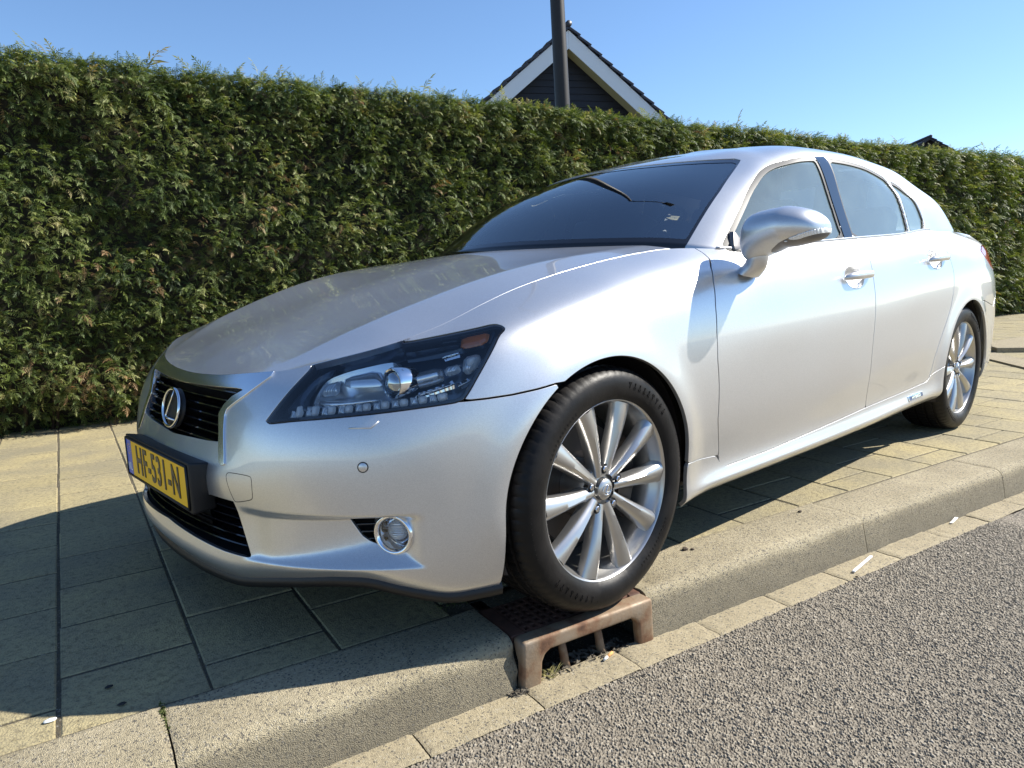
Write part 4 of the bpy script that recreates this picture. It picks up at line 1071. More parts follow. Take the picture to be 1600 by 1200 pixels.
# ------------------------------------------------------------------ pavement, kerb, gutter, road
def tile_mat():
    m = mat('paving_concrete', (.3, .28, .22), .88); c = worldpos(m)
    n1 = noise(m, c, 3.2, 5); n2 = noise(m, c, 55, 6, .7); v = voro(m, c, 210); v2 = voro(m, c, 420, out='Color')
    oi = N(m, 'ShaderNodeObjectInfo')
    base = ramp(m, oi.outputs['Random'], [(0, (.320, .268, .142)), (.5, (.365, .306, .162)), (1, (.400, .330, .168))])
    base = mixc(m, ramp(m, n1, [(.36, (0, 0, 0)), (.66, (.85, .85, .85))]), base, (.245, .214, .138))
    grain = ramp(m, n2, [(.30, (.48, .46, .44)), (.5, (1, 1, 1)), (.72, (1.18, 1.16, 1.10))])
    base = mixc(m, 1.0, base, grain, 'MULTIPLY')
    s = N(m, 'ShaderNodeSeparateColor'); L(m, v2, s.inputs[0])
    base = mixc(m, ramp(m, s.outputs[0], [(.0, (.55, .55, .55)), (.07, (.55, .55, .55)), (.075, (0, 0, 0)), (.94, (0, 0, 0)), (.95, (.45, .45, .45))]), base, (.085, .078, .068))
    st = ramp(m, noise(m, c, 1.4, 3), [(.55, (0, 0, 0)), (.66, (.5, .5, .5))])
    base = mixc(m, st, base, (.20, .178, .125))
    L(m, base, bsdf(m).inputs['Base Color'])
    h = mathn(m, 'ADD', mathn(m, 'MULTIPLY', n2, 1.0), mathn(m, 'MULTIPLY', v, .55)); bump(m, h, .75, .0035)
    return m
def concrete(name, c0, c1, grain=90, bstr=.7, speck=.10, edge=None):
    m = mat(name, c0, .9); c = worldpos(m)
    n1 = noise(m, c, 4, 5); n2 = noise(m, c, grain, 5, .75); v = voro(m, c, 260, out='Color'); vd = voro(m, c, 170)
    b = mixc(m, ramp(m, n1, [(.3, (0, 0, 0)), (.7, (1, 1, 1))]), c0, c1)
    b = mixc(m, 1.0, b, ramp(m, n2, [(.28, (.50, .48, .45)), (.5, (1, 1, 1)), (.75, (1.35, 1.33, 1.28))]), 'MULTIPLY')
    s = N(m, 'ShaderNodeSeparateColor'); L(m, v, s.inputs[0])
    b = mixc(m, ramp(m, s.outputs[1], [(0, (.8, .8, .8)), (speck, (.8, .8, .8)), (speck+.01, (0, 0, 0)), (.9, (0, 0, 0)), (.91, (0, 0, 0))]), b, (.07, .065, .06))
    b = mixc(m, ramp(m, s.outputs[2], [(0, (.35, .35, .35)), (speck*.5, (.35, .35, .35)), (speck*.5+.01, (0, 0, 0))]), b, (.45, .42, .35))
    L(m, b, bsdf(m).inputs['Base Color'])
    vs = voro(m, c, 430); n3 = noise(m, c, 300, 3, .7)
    bump(m, mathn(m, 'ADD', mathn(m, 'ADD', mathn(m, 'MULTIPLY', n3, .8), mathn(m, 'MULTIPLY', n2, .5)), mathn(m, 'MULTIPLY', vs, .8)), bstr, .0032)
    if edge:                                                  # darker brown towards the bottom of the upright face
        g = N(m, 'ShaderNodeSeparateXYZ'); L(m, c, g.inputs[0]); zz = mathn(m, 'ADD', g.outputs[2], mathn(m, 'MULTIPLY', n1, .03))
        f = ramp(m, mathn(m, 'MULTIPLY_ADD', zz, -10, .0), [(.0, (0, 0, 0)), (.28, (.50, .50, .50)), (1, (.65, .65, .65))])
        L(m, mixc(m, f, b, (.100, .088, .066)), bsdf(m).inputs['Base Color'])
    return m
TILE = tile_mat()
KERB = concrete('kerb_concrete', (.300, .255, .165), (.395, .338, .225), 120, .9, .09, True)
GUT = concrete('gutter_concrete', (.285, .240, .155), (.350, .295, .190), 150, .6, .06)
SAND = concrete('joint_sand', (.115, .095, .060), (.070, .058, .036), 80, .8)
Y_IN, Y_OUT, Y_G = -.655, -.872, -.985
def hnoise(x, y, s, seed=0):
    """cheap smooth value noise"""
    x = np.asarray(x)*s+seed*17.3; y = np.asarray(y)*s+seed*9.1; xi = np.floor(x).astype(int); yi = np.floor(y).astype(int); fx = x-xi; fy = y-yi
    fx = fx*fx*(3-2*fx); fy = fy*fy*(3-2*fy)
    h = lambda a, b: (np.sin(a*127.1+b*311.7)*43758.5453) % 1.0
    return (h(xi, yi)*(1-fx)+h(xi+1, yi)*fx)*(1-fy)+(h(xi, yi+1)*(1-fx)+h(xi+1, yi+1)*fx)*fy
def street():
    ped = mesh_np('ground', np.array([(-300, Y_OUT+.02, -.022), (400, Y_OUT+.02, -.022), (400, 500, -.022), (-300, 500, -.022)]), np.array([(0, 1, 2, 3)]), SAND, None, False)
    tag(ped, 'dark sandy bed under the paving', kind='structure')
    pav = mesh_np('pavement', np.array([(-14, Y_IN-.02, -.0040), (30, Y_IN-.02, -.0040), (30, 3.6, -.0040), (-14, 3.6, -.0040)]), np.array([(0, 1, 2, 3)]), SAND, None, False)
    tag(pav, 'beige concrete slab pavement between kerb and hedge', kind='structure')
    # slab columns; joints run to the kerb
    xs = [-1.705, -1.405, -1.1035, -.808, -.512, -.205, .045, .345, .645]
    while xs[0] > -8: xs.insert(0, xs[0]-.3)
    while xs[-1] < 22: xs.append(xs[-1]+.305)
    def phase(i):                                   # y of one cross joint in column i
        k = i-xs.index(-1.1035)
        return -.09 if k % 2 == 0 else .07
    tiles = []
    gap = .0038
    cyf = 3.3
    for i in range(len(xs)-1):
        x0, x1 = xs[i]+gap*.8, xs[i+1]-gap*.8; p = phase(i)
        y = p-.3*3
        while y < cyf:
            y0, y1 = max(y+gap, Y_IN+.006), y+.3-gap; y += .3
            if y1-y0 < .03: continue
            if x1 > -.135 and x0 < .29 and y0 < -.58: 
                y0 = -.576
                if y1-y0 < .03: continue
            d = math.hypot((x0+x1)/2+1.0, (y0+y1)/2+2.29)
            ax = (x0+x1)/2+1.0; ay = (y0+y1)/2+2.29
            vis = math.degrees(math.atan2(ay, ax)) ; inview = 10 < vis < 100
            tiles.append((0 if inview else 1, d, x0, x1, y0, y1))
    tiles.sort()
    cache = {}
    def tile_geo(sx, sy):
        b = .004; h = .04; P = []
        for z, o in ((0, b), (-b*.8, 0), (-h, 0)):
            P += [(-sx/2+o, -sy/2+o, z), (sx/2-o, -sy/2+o, z), (sx/2-o, sy/2-o, z), (-sx/2+o, sy/2-o, z)]
        F = [(0, 1, 2, 3)]
        for r in range(2):
            for k in range(4): a = r*4+k; b2 = r*4+(k+1) % 4; F.append((a, a+4, b2+4, b2))
        return np.array(P), np.array(F)
    rest = []
    for n, (_, d, x0, x1, y0, y1) in enumerate(tiles):
        sx, sy = round(x1-x0, 3), round(y1-y0, 3); dz = random.uniform(-.0022, .0006); rx, ry = random.uniform(-.004, .004), random.uniform(-.004, .004)
        if n < 300:
            if (sx, sy) not in cache:
                V, F = tile_geo(sx, sy); o = mesh_np('paving_slab', V, F, TILE, pav, False); cache[sx, sy] = o.data
            else: o = bpy.data.objects.new('paving_slab', cache[sx, sy]); link(o, pav)
            o.location = ((x0+x1)/2+random.uniform(-.001, .001), (y0+y1)/2, dz); o.rotation_euler = (rx, ry, random.uniform(-.003, .003))
        else:
            V, F = tile_geo(sx, sy); V = V+[(x0+x1)/2, (y0+y1)/2, dz]; V[:, 2] += (V[:, 1]-(y0+y1)/2)*rx; rest.append((V, F))
    V, F = join_geo(rest); tag(mesh_np('distant_slabs', V, F, TILE, pav, False), kind='stuff')
    # kerb stones
    kb = mesh_np('kerb', np.array([(-14, Y_IN-.005, -.03), (30, Y_IN-.005, -.03), (30, Y_OUT+.02, -.03), (-14, Y_OUT+.02, -.03)]), np.array([(0, 3, 2, 1)]), SAND, None, False)
    tag(kb, 'grey concrete kerb along the road', kind='structure')
    prof = [(Y_IN-.002, -.05), (Y_IN-.002, -.004), (Y_IN-.006, .001)]+[(y, .0015) for y in np.linspace(-.67, -.834, 16)]
    for t in np.linspace(0, 1, 12)[1:]:
        an = t*math.pi/2*.93; prof.append((-.834-.031*math.sin(an)-.004*t, .0015-.030*(1-math.cos(an))))
    ye, ze = prof[-1]
    prof += [(ye+(-.892-ye)*t, ze+(-.14-ze)*t) for t in np.linspace(0, 1, 12)[1:]]
    prof = np.array(prof)
    def stone(x0, x1, near=True, dz=0, dy=0):
        nx = max(2, int((x1-x0)/.011)) if near else 8
        x = np.linspace(x0+.002, x1-.002, nx); J = len(prof)
        X = np.broadcast_to(x[:, None], (nx, J)).copy(); Yv = np.broadcast_to(prof[None, :, 0], (nx, J)).copy()+dy; Z = np.broadcast_to(prof[None, :, 1], (nx, J)).copy()+dz
        if near:
            a = np.cumsum(np.hypot(*np.gradient(prof, axis=0).T)); A_ = np.broadcast_to(a[None], X.shape)
            k = (prof[:, 1] > -.135)[None]*(np.arange(J) > 2)[None]
            nz = (hnoise(X, A_, 30, 1)-.5)*.0012+(hnoise(X, A_, 9, 2)-.5)*.0034+(hnoise(X, A_, 80, 5)-.5)*.0010
            Z += nz*k; Yv += -nz*k*(prof[:, 1] < -.02)[None]
            # worn corner and chip next to the drain casting
            ch = np.exp(-(((X-.345)/.055)**2+((Yv+.775)/.040)**2)); Z -= .020*ch*(hnoise(X, Yv, 60, 8)*.8+.4)*(X < .46)*k
            for xe, w_ in ((x0, 1), (x1, -1)):
                e = np.clip(1-np.abs(X-xe)/.012, 0, 1); Z -= .004*e*e*k
            if abs(x1+.135) < .02:
                e = np.clip(1-(x1-X)/.05, 0, 1)*(Yv < -.80); Yv += .020*e*e*hnoise(X, Z, 30, 3)
        V = np.stack([X, Yv, Z], -1); c0 = V[0].mean(0); c1 = V[-1].mean(0)
        V = np.vstack([V.reshape(-1, 3), c0, c1]); j = np.arange(J-1); K = nx*J
        F = [grid_faces(nx, J, flip=True)]
        F.append(np.concatenate([np.stack([np.full(J-1, K), j, j+1], 1), np.stack([np.full(J-1, K+1), (nx-1)*J+j+1, (nx-1)*J+j], 1)]))
        o = mesh_np('kerb_stone', V, F, KERB, kb, True); o.data.set_sharp_from_angle(angle=R(60)); return o
    ed = [-6.9, -5.9, -4.9, -3.9, -2.91, -1.91, -.912, -.140]
    for a, b in zip(ed[:-1], ed[1:]): stone(a, b, b > -2, random.uniform(-.002, .002))
    ed = [.296, 1.318, 2.31, 3.32, 4.33, 5.34, 6.35, 7.36, 8.37, 9.38, 10.4, 11.4, 12.4, 13.4, 14.4, 15.4, 16.4, 17.4]
    for a, b in zip(ed[:-1], ed[1:]): stone(a, b, a < 3, random.uniform(-.002, .002))
    # gutter slabs
    gt = mesh_np('gutter', np.array([(-14, Y_OUT+.03, -.138), (30, Y_OUT+.03, -.138), (30, Y_G-.012, -.140), (-14, Y_G-.012, -.140)]), np.array([(0, 3, 2, 1)]), SAND, None, False)
    tag(gt, 'narrow band of concrete gutter slabs below the kerb', kind='structure')
    gx = [-.135-.3*k for k in range(24, 0, -1)]+[-.135, .170, .465, .762, 1.062, 1.365, 1.677]
    while gx[-1] < 17: gx.append(gx[-1]+.3)
    for a, b in zip(gx[:-1], gx[1:]):
        near = -1.6 < a < 4; nx = 28 if near else 3; ny = 12 if near else 3
        x = np.linspace(a+.0018, b-.0018, nx); y = np.linspace(-.874, Y_G, ny)
        X, Yg = np.meshgrid(x, y, indexing='ij'); Z = -.1245-.006*(X*0)+0*X
        Z = Z+(hnoise(X, Yg, 40, 4)-.5)*.003+(hnoise(X, Yg, 95, 4)-.5)*.0015+random.uniform(-.0015, .0015)
        eX = np.minimum(X-a, b-X); Z -= .004*np.clip(1-eX/.012, 0, 1)**2; Z -= .003*np.clip(1-(Yg-Y_G)/.012, 0, 1)**2
        # skirt
        V = np.stack([X, Yg, Z], -1); F = [grid_faces(nx, ny)]
        edge = V[:, 0].copy(); e2 = edge-[0, 0, .03]; n0 = nx*ny; V = np.vstack([V.reshape(-1, 3), edge, e2]); j = np.arange(nx-1)
        F.append(np.stack([n0+j, n0+nx+j, n0+nx+j+1, n0+j+1], 1))
        mesh_np('gutter_slab', V, F, GUT, gt, True)
    # road: far sheet and near patch with stones in relief
    m = mat('asphalt', (.2, .19, .17), .85); c = worldpos(m)
    vd = voro(m, c, 120); vc = voro(m, c, 120, out='Color'); s = N(m, 'ShaderNodeSeparateColor'); L(m, vc, s.inputs[0])
    n2 = noise(m, c, 300, 3, .7); n1 = noise(m, c, 1.3, 4)
    b = ramp(m, s.outputs[0], [(0, (.22, .187, .138)), (.5, (.30, .257, .193)), (1, (.38, .33, .25))])
    b = mixc(m, 1.0, b, ramp(m, n2, [(.3, (.6, .6, .6)), (.7, (1.25, 1.25, 1.25))]), 'MULTIPLY')
    b = mixc(m, 1.0, b, ramp(m, n1, [(.3, (.86, .85, .84)), (.7, (1.08, 1.08, 1.08))]), 'MULTIPLY')
    b = mixc(m, ramp(m, vd, [(.32, (0, 0, 0)), (.62, (.75, .75, .75))]), b, (.055, .048, .042))
    L(m, b, bsdf(m).inputs['Base Color'])
    bump(m, mathn(m, 'SUBTRACT', mathn(m, 'MULTIPLY', n2, .25), vd), .9, .005)
    ROAD = m
    m2 = mat('asphalt_aggregate', (.2, .19, .17), .8)
    at_ = N(m2, 'ShaderNodeAttribute'); at_.attribute_name = 'stone'; c = worldpos(m2)
    n2 = noise(m2, c, 320, 3, .7)
    b = ramp(m2, at_.outputs['Fac'], [(0, (.215, .184, .138)), (.5, (.268, .232, .176)), (.9, (.32, .278, .214)), (1, (.43, .38, .30))])
    b = mixc(m2, 1.0, b, ramp(m2, n2, [(.3, (.68, .67, .66)), (.7, (1.22, 1.22, 1.2))]), 'MULTIPLY')
    at2 = N(m2, 'ShaderNodeAttribute'); at2.attribute_name = 'binder'
    b = mixc(m2, at2.outputs['Fac'], b, (.075, .062, .047))
    L(m2, b, bsdf(m2).inputs['Base Color']); bump(m2, n2, .4, .002)
    h = .0029; x0, x1, y0, y1 = -.75, 2.15, -1.93, Y_G+.002
    rd = mesh_np('road', np.array([(-300, -400, -.1300), (400, -400, -.1300), (400, Y_G-.003, -.1300), (-300, Y_G-.003, -.1300)]), np.array([(0, 1, 2, 3)]), ROAD, None, False)
    tag(rd, 'coarse grey-brown asphalt road', kind='structure')
    nx = int((x1-x0)/h); ny = int((y1-y0)/h); X, Yr = np.meshgrid(np.linspace(x0, x1, nx), np.linspace(y0, y1, ny), indexing='ij')
    cell = .0084; gx_ = np.floor(X/cell).astype(int); gy_ = np.floor(Yr/cell).astype(int)
    H = lambda a, b, k: (np.sin(a*127.1+b*311.7+k*74.7)*43758.5453) % 1.0
    d1 = np.full(X.shape, 9.); rnd = np.zeros(X.shape); d2 = np.full(X.shape, 9.)
    for ox in (-1, 0, 1):
        for oy in (-1, 0, 1):
            cx, cy = gx_+ox, gy_+oy; px = (cx+H(cx, cy, 1))*cell; py = (cy+H(cx, cy, 2))*cell
            d = np.hypot(X-px, Yr-py); r_ = H(cx, cy, 3); near = d < d1
            d2 = np.where(near, d1, np.minimum(d2, d)); rnd = np.where(near, r_, rnd); d1 = np.where(near, d, d1)
    e = np.clip((d2-d1)/(cell*.36), 0, 1); e = e*e*(3-2*e); hgt = e*(.0020+.0032*rnd)+(hnoise(X, Yr, 260, 3)-.5)*.0006
    tex = (hnoise(X, Yr, 25, 6)-.5)*.002
    fade = np.clip(np.minimum.reduce([X-x0, x1-X, Yr-y0])/.25, 0, 1)
    Z = -.1300+hgt+tex
    Z = -.1310+(Z+.1310)*np.clip(fade*1.15, 0.02, 1)
    V = np.stack([X, Yr, Z], -1).reshape(-1, 3)
    o = mesh_np('road_aggregate', V, grid_faces(nx, ny), m2, rd, False); tag(o, kind='stuff')
    for nm, arr in (('stone', rnd), ('binder', np.clip(1-e*1.25, 0, 1))):
        a = o.data.attributes.new(nm, 'FLOAT', 'POINT'); a.data.foreach_set('value', arr.ravel().astype(np.float32))
    return ROAD
ROAD = street()
def far_step():
    t = mesh_np('dropped_kerb', *(lambda q: (np.array(q), np.array([(0, 1, 2, 3), (7, 6, 5, 4), (0, 4, 5, 1), (1, 5, 6, 2), (2, 6, 7, 3), (3, 7, 4, 0)])))(
        [(6.05, 1.05, .0), (5.40, .30, .0), (5.62, .18, .0), (6.32, .98, .0), (6.05, 1.05, .014), (5.40, .30, .014), (5.62, .18, .014), (6.32, .98, .014)]), GUT, None, False)
    tag(t, 'low concrete edging stone laid across the pavement beyond the rear wheel', 'kerb stone')
    bm = bmesh.new()
    P = [(6.45, 1.02), (6.75, .72), (9.5, .72), (9.5, 1.35), (6.75, 1.30)]
    a = [bm.verts.new((x, y, .045)) for x, y in P]; b = [bm.verts.new((x, y, -.01)) for x, y in P]
    bm.faces.new(a); bm.faces.new(b[::-1])
    for i in range(5): bm.faces.new((a[i], b[i], b[(i+1) % 5], a[(i+1) % 5]))
    tag(bm_obj('raised_kerb', bm, GUT, None, False, .01, 2), 'raised concrete kerb end on the far pavement at the right edge', 'kerb stone')
far_step()

# ------------------------------------------------------------------ drain casting in the kerb
def drain():
    rust = mat('rusty_cast_iron', (.22, .12, .07), .75, .25); c = coords(rust); n1 = noise(rust, c, 14, 6); n2 = noise(rust, c, 120, 4)
    b = ramp(rust, n1, [(.28, (.075, .038, .024)), (.40, (.19, .100, .055)), (.52, (.25, .175, .11)), (.75, (.29, .235, .175))]); L(rust, b, bsdf(rust).inputs['Base Color'])
    L(rust, ramp(rust, n1, [(.3, (.85, .85, .85)), (.75, (.48, .48, .48))]), bsdf(rust).inputs['Roughness']); bump(rust, n2, .5, .002)
    dark = mat('dark_rust', (.052, .022, .014), .8); c = coords(dark); n1 = noise(dark, c, 22, 5)
    L(dark, ramp(dark, n1, [(.3, (.055, .026, .017)), (.7, (.15, .062, .036))]), bsdf(dark).inputs['Base Color']); bump(dark, noise(dark, c, 150, 4), .6, .002)
    t = empty('street_drain', ((-.138+.294)/2, -.72, 0)); ox = t.location.x; oy = t.location.y
    tag(t, 'rusty cast iron kerb drain with square-hole grate under the front wheel', 'drain')
    xa, xb = -.137-ox, .294-ox; yf, yb = -.893-oy, -.583-oy
    # frame round the grate
    bm = bmesh.new(); z = -.004
    box_bm(bm, ((xa+xb)/2, yb-.016, z-.015), (xb-xa, .032, .03)); box_bm(bm, (xa+.021, (yf+.05+yb-.032)/2, z-.015), (.042, yb-.032-yf-.05, .03)); box_bm(bm, (xb-.021, (yf+.05+yb-.032)/2, z-.015), (.042, yb-.032-yf-.05, .03))
    bm_obj('grate_frame', bm, dark, t, False, .003, 1)
    # grate bars both ways leave square holes
    gx0, gx1, gy0, gy1 = xa+.046, xb-.046, yf+.058, yb-.036
    nh, mh = 14, 8; px = (gx1-gx0)/nh; py = (gy1-gy0)/mh
    bm = bmesh.new()
    for i in range(nh+1): box_bm(bm, (gx0+i*px, (gy0+gy1)/2, z-.012), (px*.40, gy1-gy0, .022))
    bm_obj('grate', bm, dark, t, False, .0012, 1)
    bm = bmesh.new()
    for j in range(mh+1): box_bm(bm, ((gx0+gx1)/2, gy0+j*py, z-.0125), (gx1-gx0, py*.40, .022))
    bm_obj('grate', bm, dark, t, False, .0012, 1)
    # front beam with arched mouth: outline in (x, z)
    W = xb-xa; zt = -.002; zb = -.132
    out = [(xa-.004, zb), (xa, -.06), (xa+.002, zt-.028)]
    nose = [(xb-.002, zt-.028), (xb, -.06), (xb+.004, zb)]
    mouth = [(xb-.050, zb), (xb-.056, -.065), (xb-.064, -.050), (xb-.078, -.042), (xa+.085, -.042), (xa+.069, -.050), (xa+.060, -.068), (xa+.055, zb)]
    ring = [out[0], out[1], (xa+.002, -.02), (xa+.004, zt), (xb-.004, zt), (xb-.002, -.02), nose[1], nose[2]]+mouth
    bm = bmesh.new(); f0 = [bm.verts.new((x, yf-.004 if zz < -.02 else yf+.006, zz)) for x, zz in ring]
    # keep the face planar for a clean extrusion
    for v in f0: v.co.y = yf-.002
    f = bm.faces.new(f0); r = bmesh.ops.extrude_face_region(bm, geom=[f])
    for v in [g for g in r['geom'] if isinstance(g, bmesh.types.BMVert)]: v.co.y += .052 if v.co.z > -.03 else .030
    bmesh.ops.triangulate(bm, faces=[q for q in bm.faces if len(q.verts) > 4])
    me_edges = [e for e in bm.edges if len(e.link_faces) == 2 and e.calc_face_angle(0) > R(30)]
    bmesh.ops.recalc_face_normals(bm, faces=bm.faces[:])
    bmesh.ops.bevel(bm, geom=me_edges, offset=.009, segments=4, affect='EDGES', profile=.5, clamp_overlap=True)
    bm_obj('front_beam', bm, rust, t, True)
    for x in (-.137+.150-ox, -.137+.270-ox):
        V, F = tube([(x, yf+.055, -.035), (x+.004, yf+.045, -.09), (x+.006, yf+.036, -.137)], [.010, .0115, .013], 12); mesh_np('mouth_bar', V, F, rust, t)
    # pit walls and floor
    bm = bmesh.new(); box_bm(bm, ((xa+xb)/2, yb-.05, -.09), (W-.02, .02, .11)); box_bm(bm, ((xa+xb)/2, (yf+yb)/2, -.142), (W+.02, yb-yf, .012))
    box_bm(bm, (xa+.006, (yf+yb)/2+.03, -.09), (.012, yb-yf-.08, .11)); box_bm(bm, (xb-.006, (yf+yb)/2+.03, -.09), (.012, yb-yf-.08, .11))
    pit = concrete('drain_pit', (.03, .032, .018), (.055, .048, .032), 60, .9); bm_obj('pit', bm, pit, t)
    # debris and dry grass at the mouth
    geo = []
    r2 = np.random.default_rng(11)
    for k in range(260):
        x = r2.uniform(xa+.05, xb-.07); y = yf+.004+r2.uniform(-.004, .07); s = r2.uniform(.002, .006)
        V = r2.normal(size=(6, 3))*s*[1.3, 1, .6]+[x, y, -.128+r2.uniform(0, .006)]; geo.append((V, np.array([(0, 1, 2), (0, 2, 3), (3, 4, 5), (1, 4, 5), (0, 4, 1)])))
    for k in range(70):
        x = xa-.02+r2.uniform(0, .02); 
        V = r2.normal(size=(6, 3))*.004*[1.3, 1, .8]+[xa-.012+r2.normal()*.012, yf-.004+r2.normal()*.006, -.122]; geo.append((V, np.array([(0, 1, 2), (0, 2, 3), (3, 4, 5), (1, 4, 5), (0, 4, 1)])))
    V, F = join_geo(geo); de = mat('debris', (.10, .085, .062), .9); tag(mesh_np('debris', V, F, de, t, False), kind='stuff')
    geo = []
    for k in range(46):
        x = xa+.064+r2.uniform(0, .05); y = yf+.0+r2.uniform(0, .03); l = r2.uniform(.012, .034); an = r2.uniform(0, 6.28); dx, dy = math.cos(an)*l*.6, math.sin(an)*l*.4
        w_ = .0012; V = np.array([(x-w_, y, -.128), (x+w_, y, -.128), (x+dx+w_*.5, y+dy, -.128+l*.6), (x+dx*1.6, y+dy*1.6, -.128+l*.75)]); geo.append((V, np.array([(0, 1, 2), (0, 2, 3)])))
    V, F = join_geo(geo); dg = mat('dry_grass', (.32, .28, .10), .8); tag(mesh_np('grass_tuft', V, F, dg, t, False), kind='stuff')
drain()

def litter():
    # cigarette end on the gutter edge
    paper = mat('paper_white', (.75, .74, .70), .8); cork = mat('cork_tip', (.62, .30, .10), .8)
    p0, p1 = np.array([.118, -.893, -.117]), np.array([.150, -.868, -.112])
    d = np.array([.0365, .0145, 0.]); a = np.array([.108, -.905, -.1185]); a = a.copy()
    V, F = tube([a, a+d*.45], .0037, 14); c = mesh_np('cigarette_end', V, F, paper); tag(c, 'cigarette end with orange tip lying on the gutter slab by the drain mouth', 'cigarette end')
    V, F = tube([a+d*.45, a+d*1.15], .0039, 14); mesh_np('filter_tip', V, F, cork, c)
    q0, q1 = np.array([1.125, -.957, -.119]), np.array([1.29, -.918, -.119])
    bm = bmesh.new(); v = Vector(q1-q0); M = Matrix.Translation(Vector((q0+q1)/2)) @ v.to_track_quat('X', 'Z').to_matrix().to_4x4(); box_bm(bm, (0, 0, 0), (v.length, .0085, .006), M)
    tag(bm_obj('plastic_strip', bm, mat('white_plastic', (.85, .85, .87), .35), None, False, .001, 1), 'thin white plastic strip lying in the gutter under the kerb joint', 'litter')
    pts = [(1.83, -.905), (1.87, -.897), (1.90, -.889), (1.935, -.884), (1.93, -.889), (1.89, -.898), (1.84, -.911)]
    V = [(x, y, -.1205+.004*math.sin(i)) for i, (x, y) in enumerate(pts)]; V += [(x, y, z-.001) for x, y, z in V]; n = len(pts)
    bm = bmesh.new(); vs = [bm.verts.new(v) for v in V]; bm.faces.new(vs[:n]); bm.faces.new(vs[n:][::-1])
    for i in range(n): bm.faces.new((vs[i], vs[n+i], vs[n+(i+1) % n], vs[(i+1) % n]))
    tag(bm_obj('paper_scrap', bm, paper), 'small curled white scrap of paper against the kerb foot', 'litter')
    def blob(nm, x, y, rx, ry, h, m, lab, cat, rz=0, seed=0, z=.0015, group=None):
        r3 = np.random.default_rng(seed); n = 18; t = np.linspace(0, 2*math.pi, n, endpoint=False); k = 1+.18*r3.normal(size=n)*.5
        rings = [(1, 0), (.92, h*.7), (.6, h), (.0001, h*1.05)]; V = []
        for s, z_ in rings: V += [(rx*s*k[i]*math.cos(t[i])*math.cos(rz)-ry*s*k[i]*math.sin(t[i])*math.sin(rz), rx*s*k[i]*math.cos(t[i])*math.sin(rz)+ry*s*k[i]*math.sin(t[i])*math.cos(rz), z_) for i in range(n)]
        o = mesh_np(nm, np.array(V), grid_faces(4, n, wrap_m=True), m, None, True, loc=(x, y, z)); tag(o, lab, cat, group)
    gum = mat('old_gum', (.62, .64, .62), .6); blk = mat('black_gum', (.012, .012, .012), .7)
    blob('chewing_gum', -1.118, -.578, .0125, .0075, .0025, gum, 'flat white blob of chewing gum on a slab at the lower left', 'chewing gum', .1, 1)
    blob('dark_stain', -1.005, -.505, .0095, .006, .002, blk, 'flattened black gum spot on the slab next to the long joint', 'gum spot', .3, 2)
    blob('dark_stain', -.985, -.60, .008, .006, .003, blk, 'round black gum spot near the kerb edge at the lower left', 'gum spot', 0, 3)
    # dry crumbs of soil and leaf on the paving by the rear half of the kerb
    soil = mat('soil_crumb', (.075, .055, .038), .95)
    def crumb(x, y, s, seed, lab, z=.002):
        bm = bmesh.new(); r = bmesh.ops.create_icosphere(bm, subdivisions=2, radius=s); r3 = random.Random(seed)
        for v in bm.verts: v.co *= r3.uniform(.6, 1.25); v.co.z *= .6
        o = bm_obj('soil_crumb', bm, soil, loc=(x, y, z+s*.4)); tag(o, lab, 'soil crumb')
    crumb(.603, -.708, .0105, 1, 'largest brown soil crumb on the kerb top behind the front wheel')
    crumb(.622, -.722, .007, 2, 'smaller brown crumb touching the largest one behind the front wheel')
    crumb(1.19, -.700, .0075, 4, 'lone brown crumb on the kerb top left of the kerb joint')
    crumb(1.10, -.985, .005, 5, 'tiny dark crumb on the gutter below the white plastic strip', -.123)
    # moss in the joint at the near kerb end
    mo = mat('moss', (.07, .085, .02), .95); geo = []; r2 = np.random.default_rng(5)
    for cx, cy, n, sx, sy in ((-.913, -.676, 60, .004, .014), (-.16, -.60, 90, .03, .01), (-.913, -.72, 25, .003, .03), (.35, -.66, 60, .03, .004)):
        for k in range(n):
            V = r2.normal(size=(4, 3))*.0022+[cx+r2.normal()*sx, cy+r2.normal()*sy, .001]; geo.append((V, np.array([(0, 1, 2), (0, 2, 3), (1, 2, 3)])))
    V, F = join_geo(geo); tag(mesh_np('moss', V, F, mo, None, False), 'short green moss growing in the kerb joint', 'moss', kind='stuff')
litter()

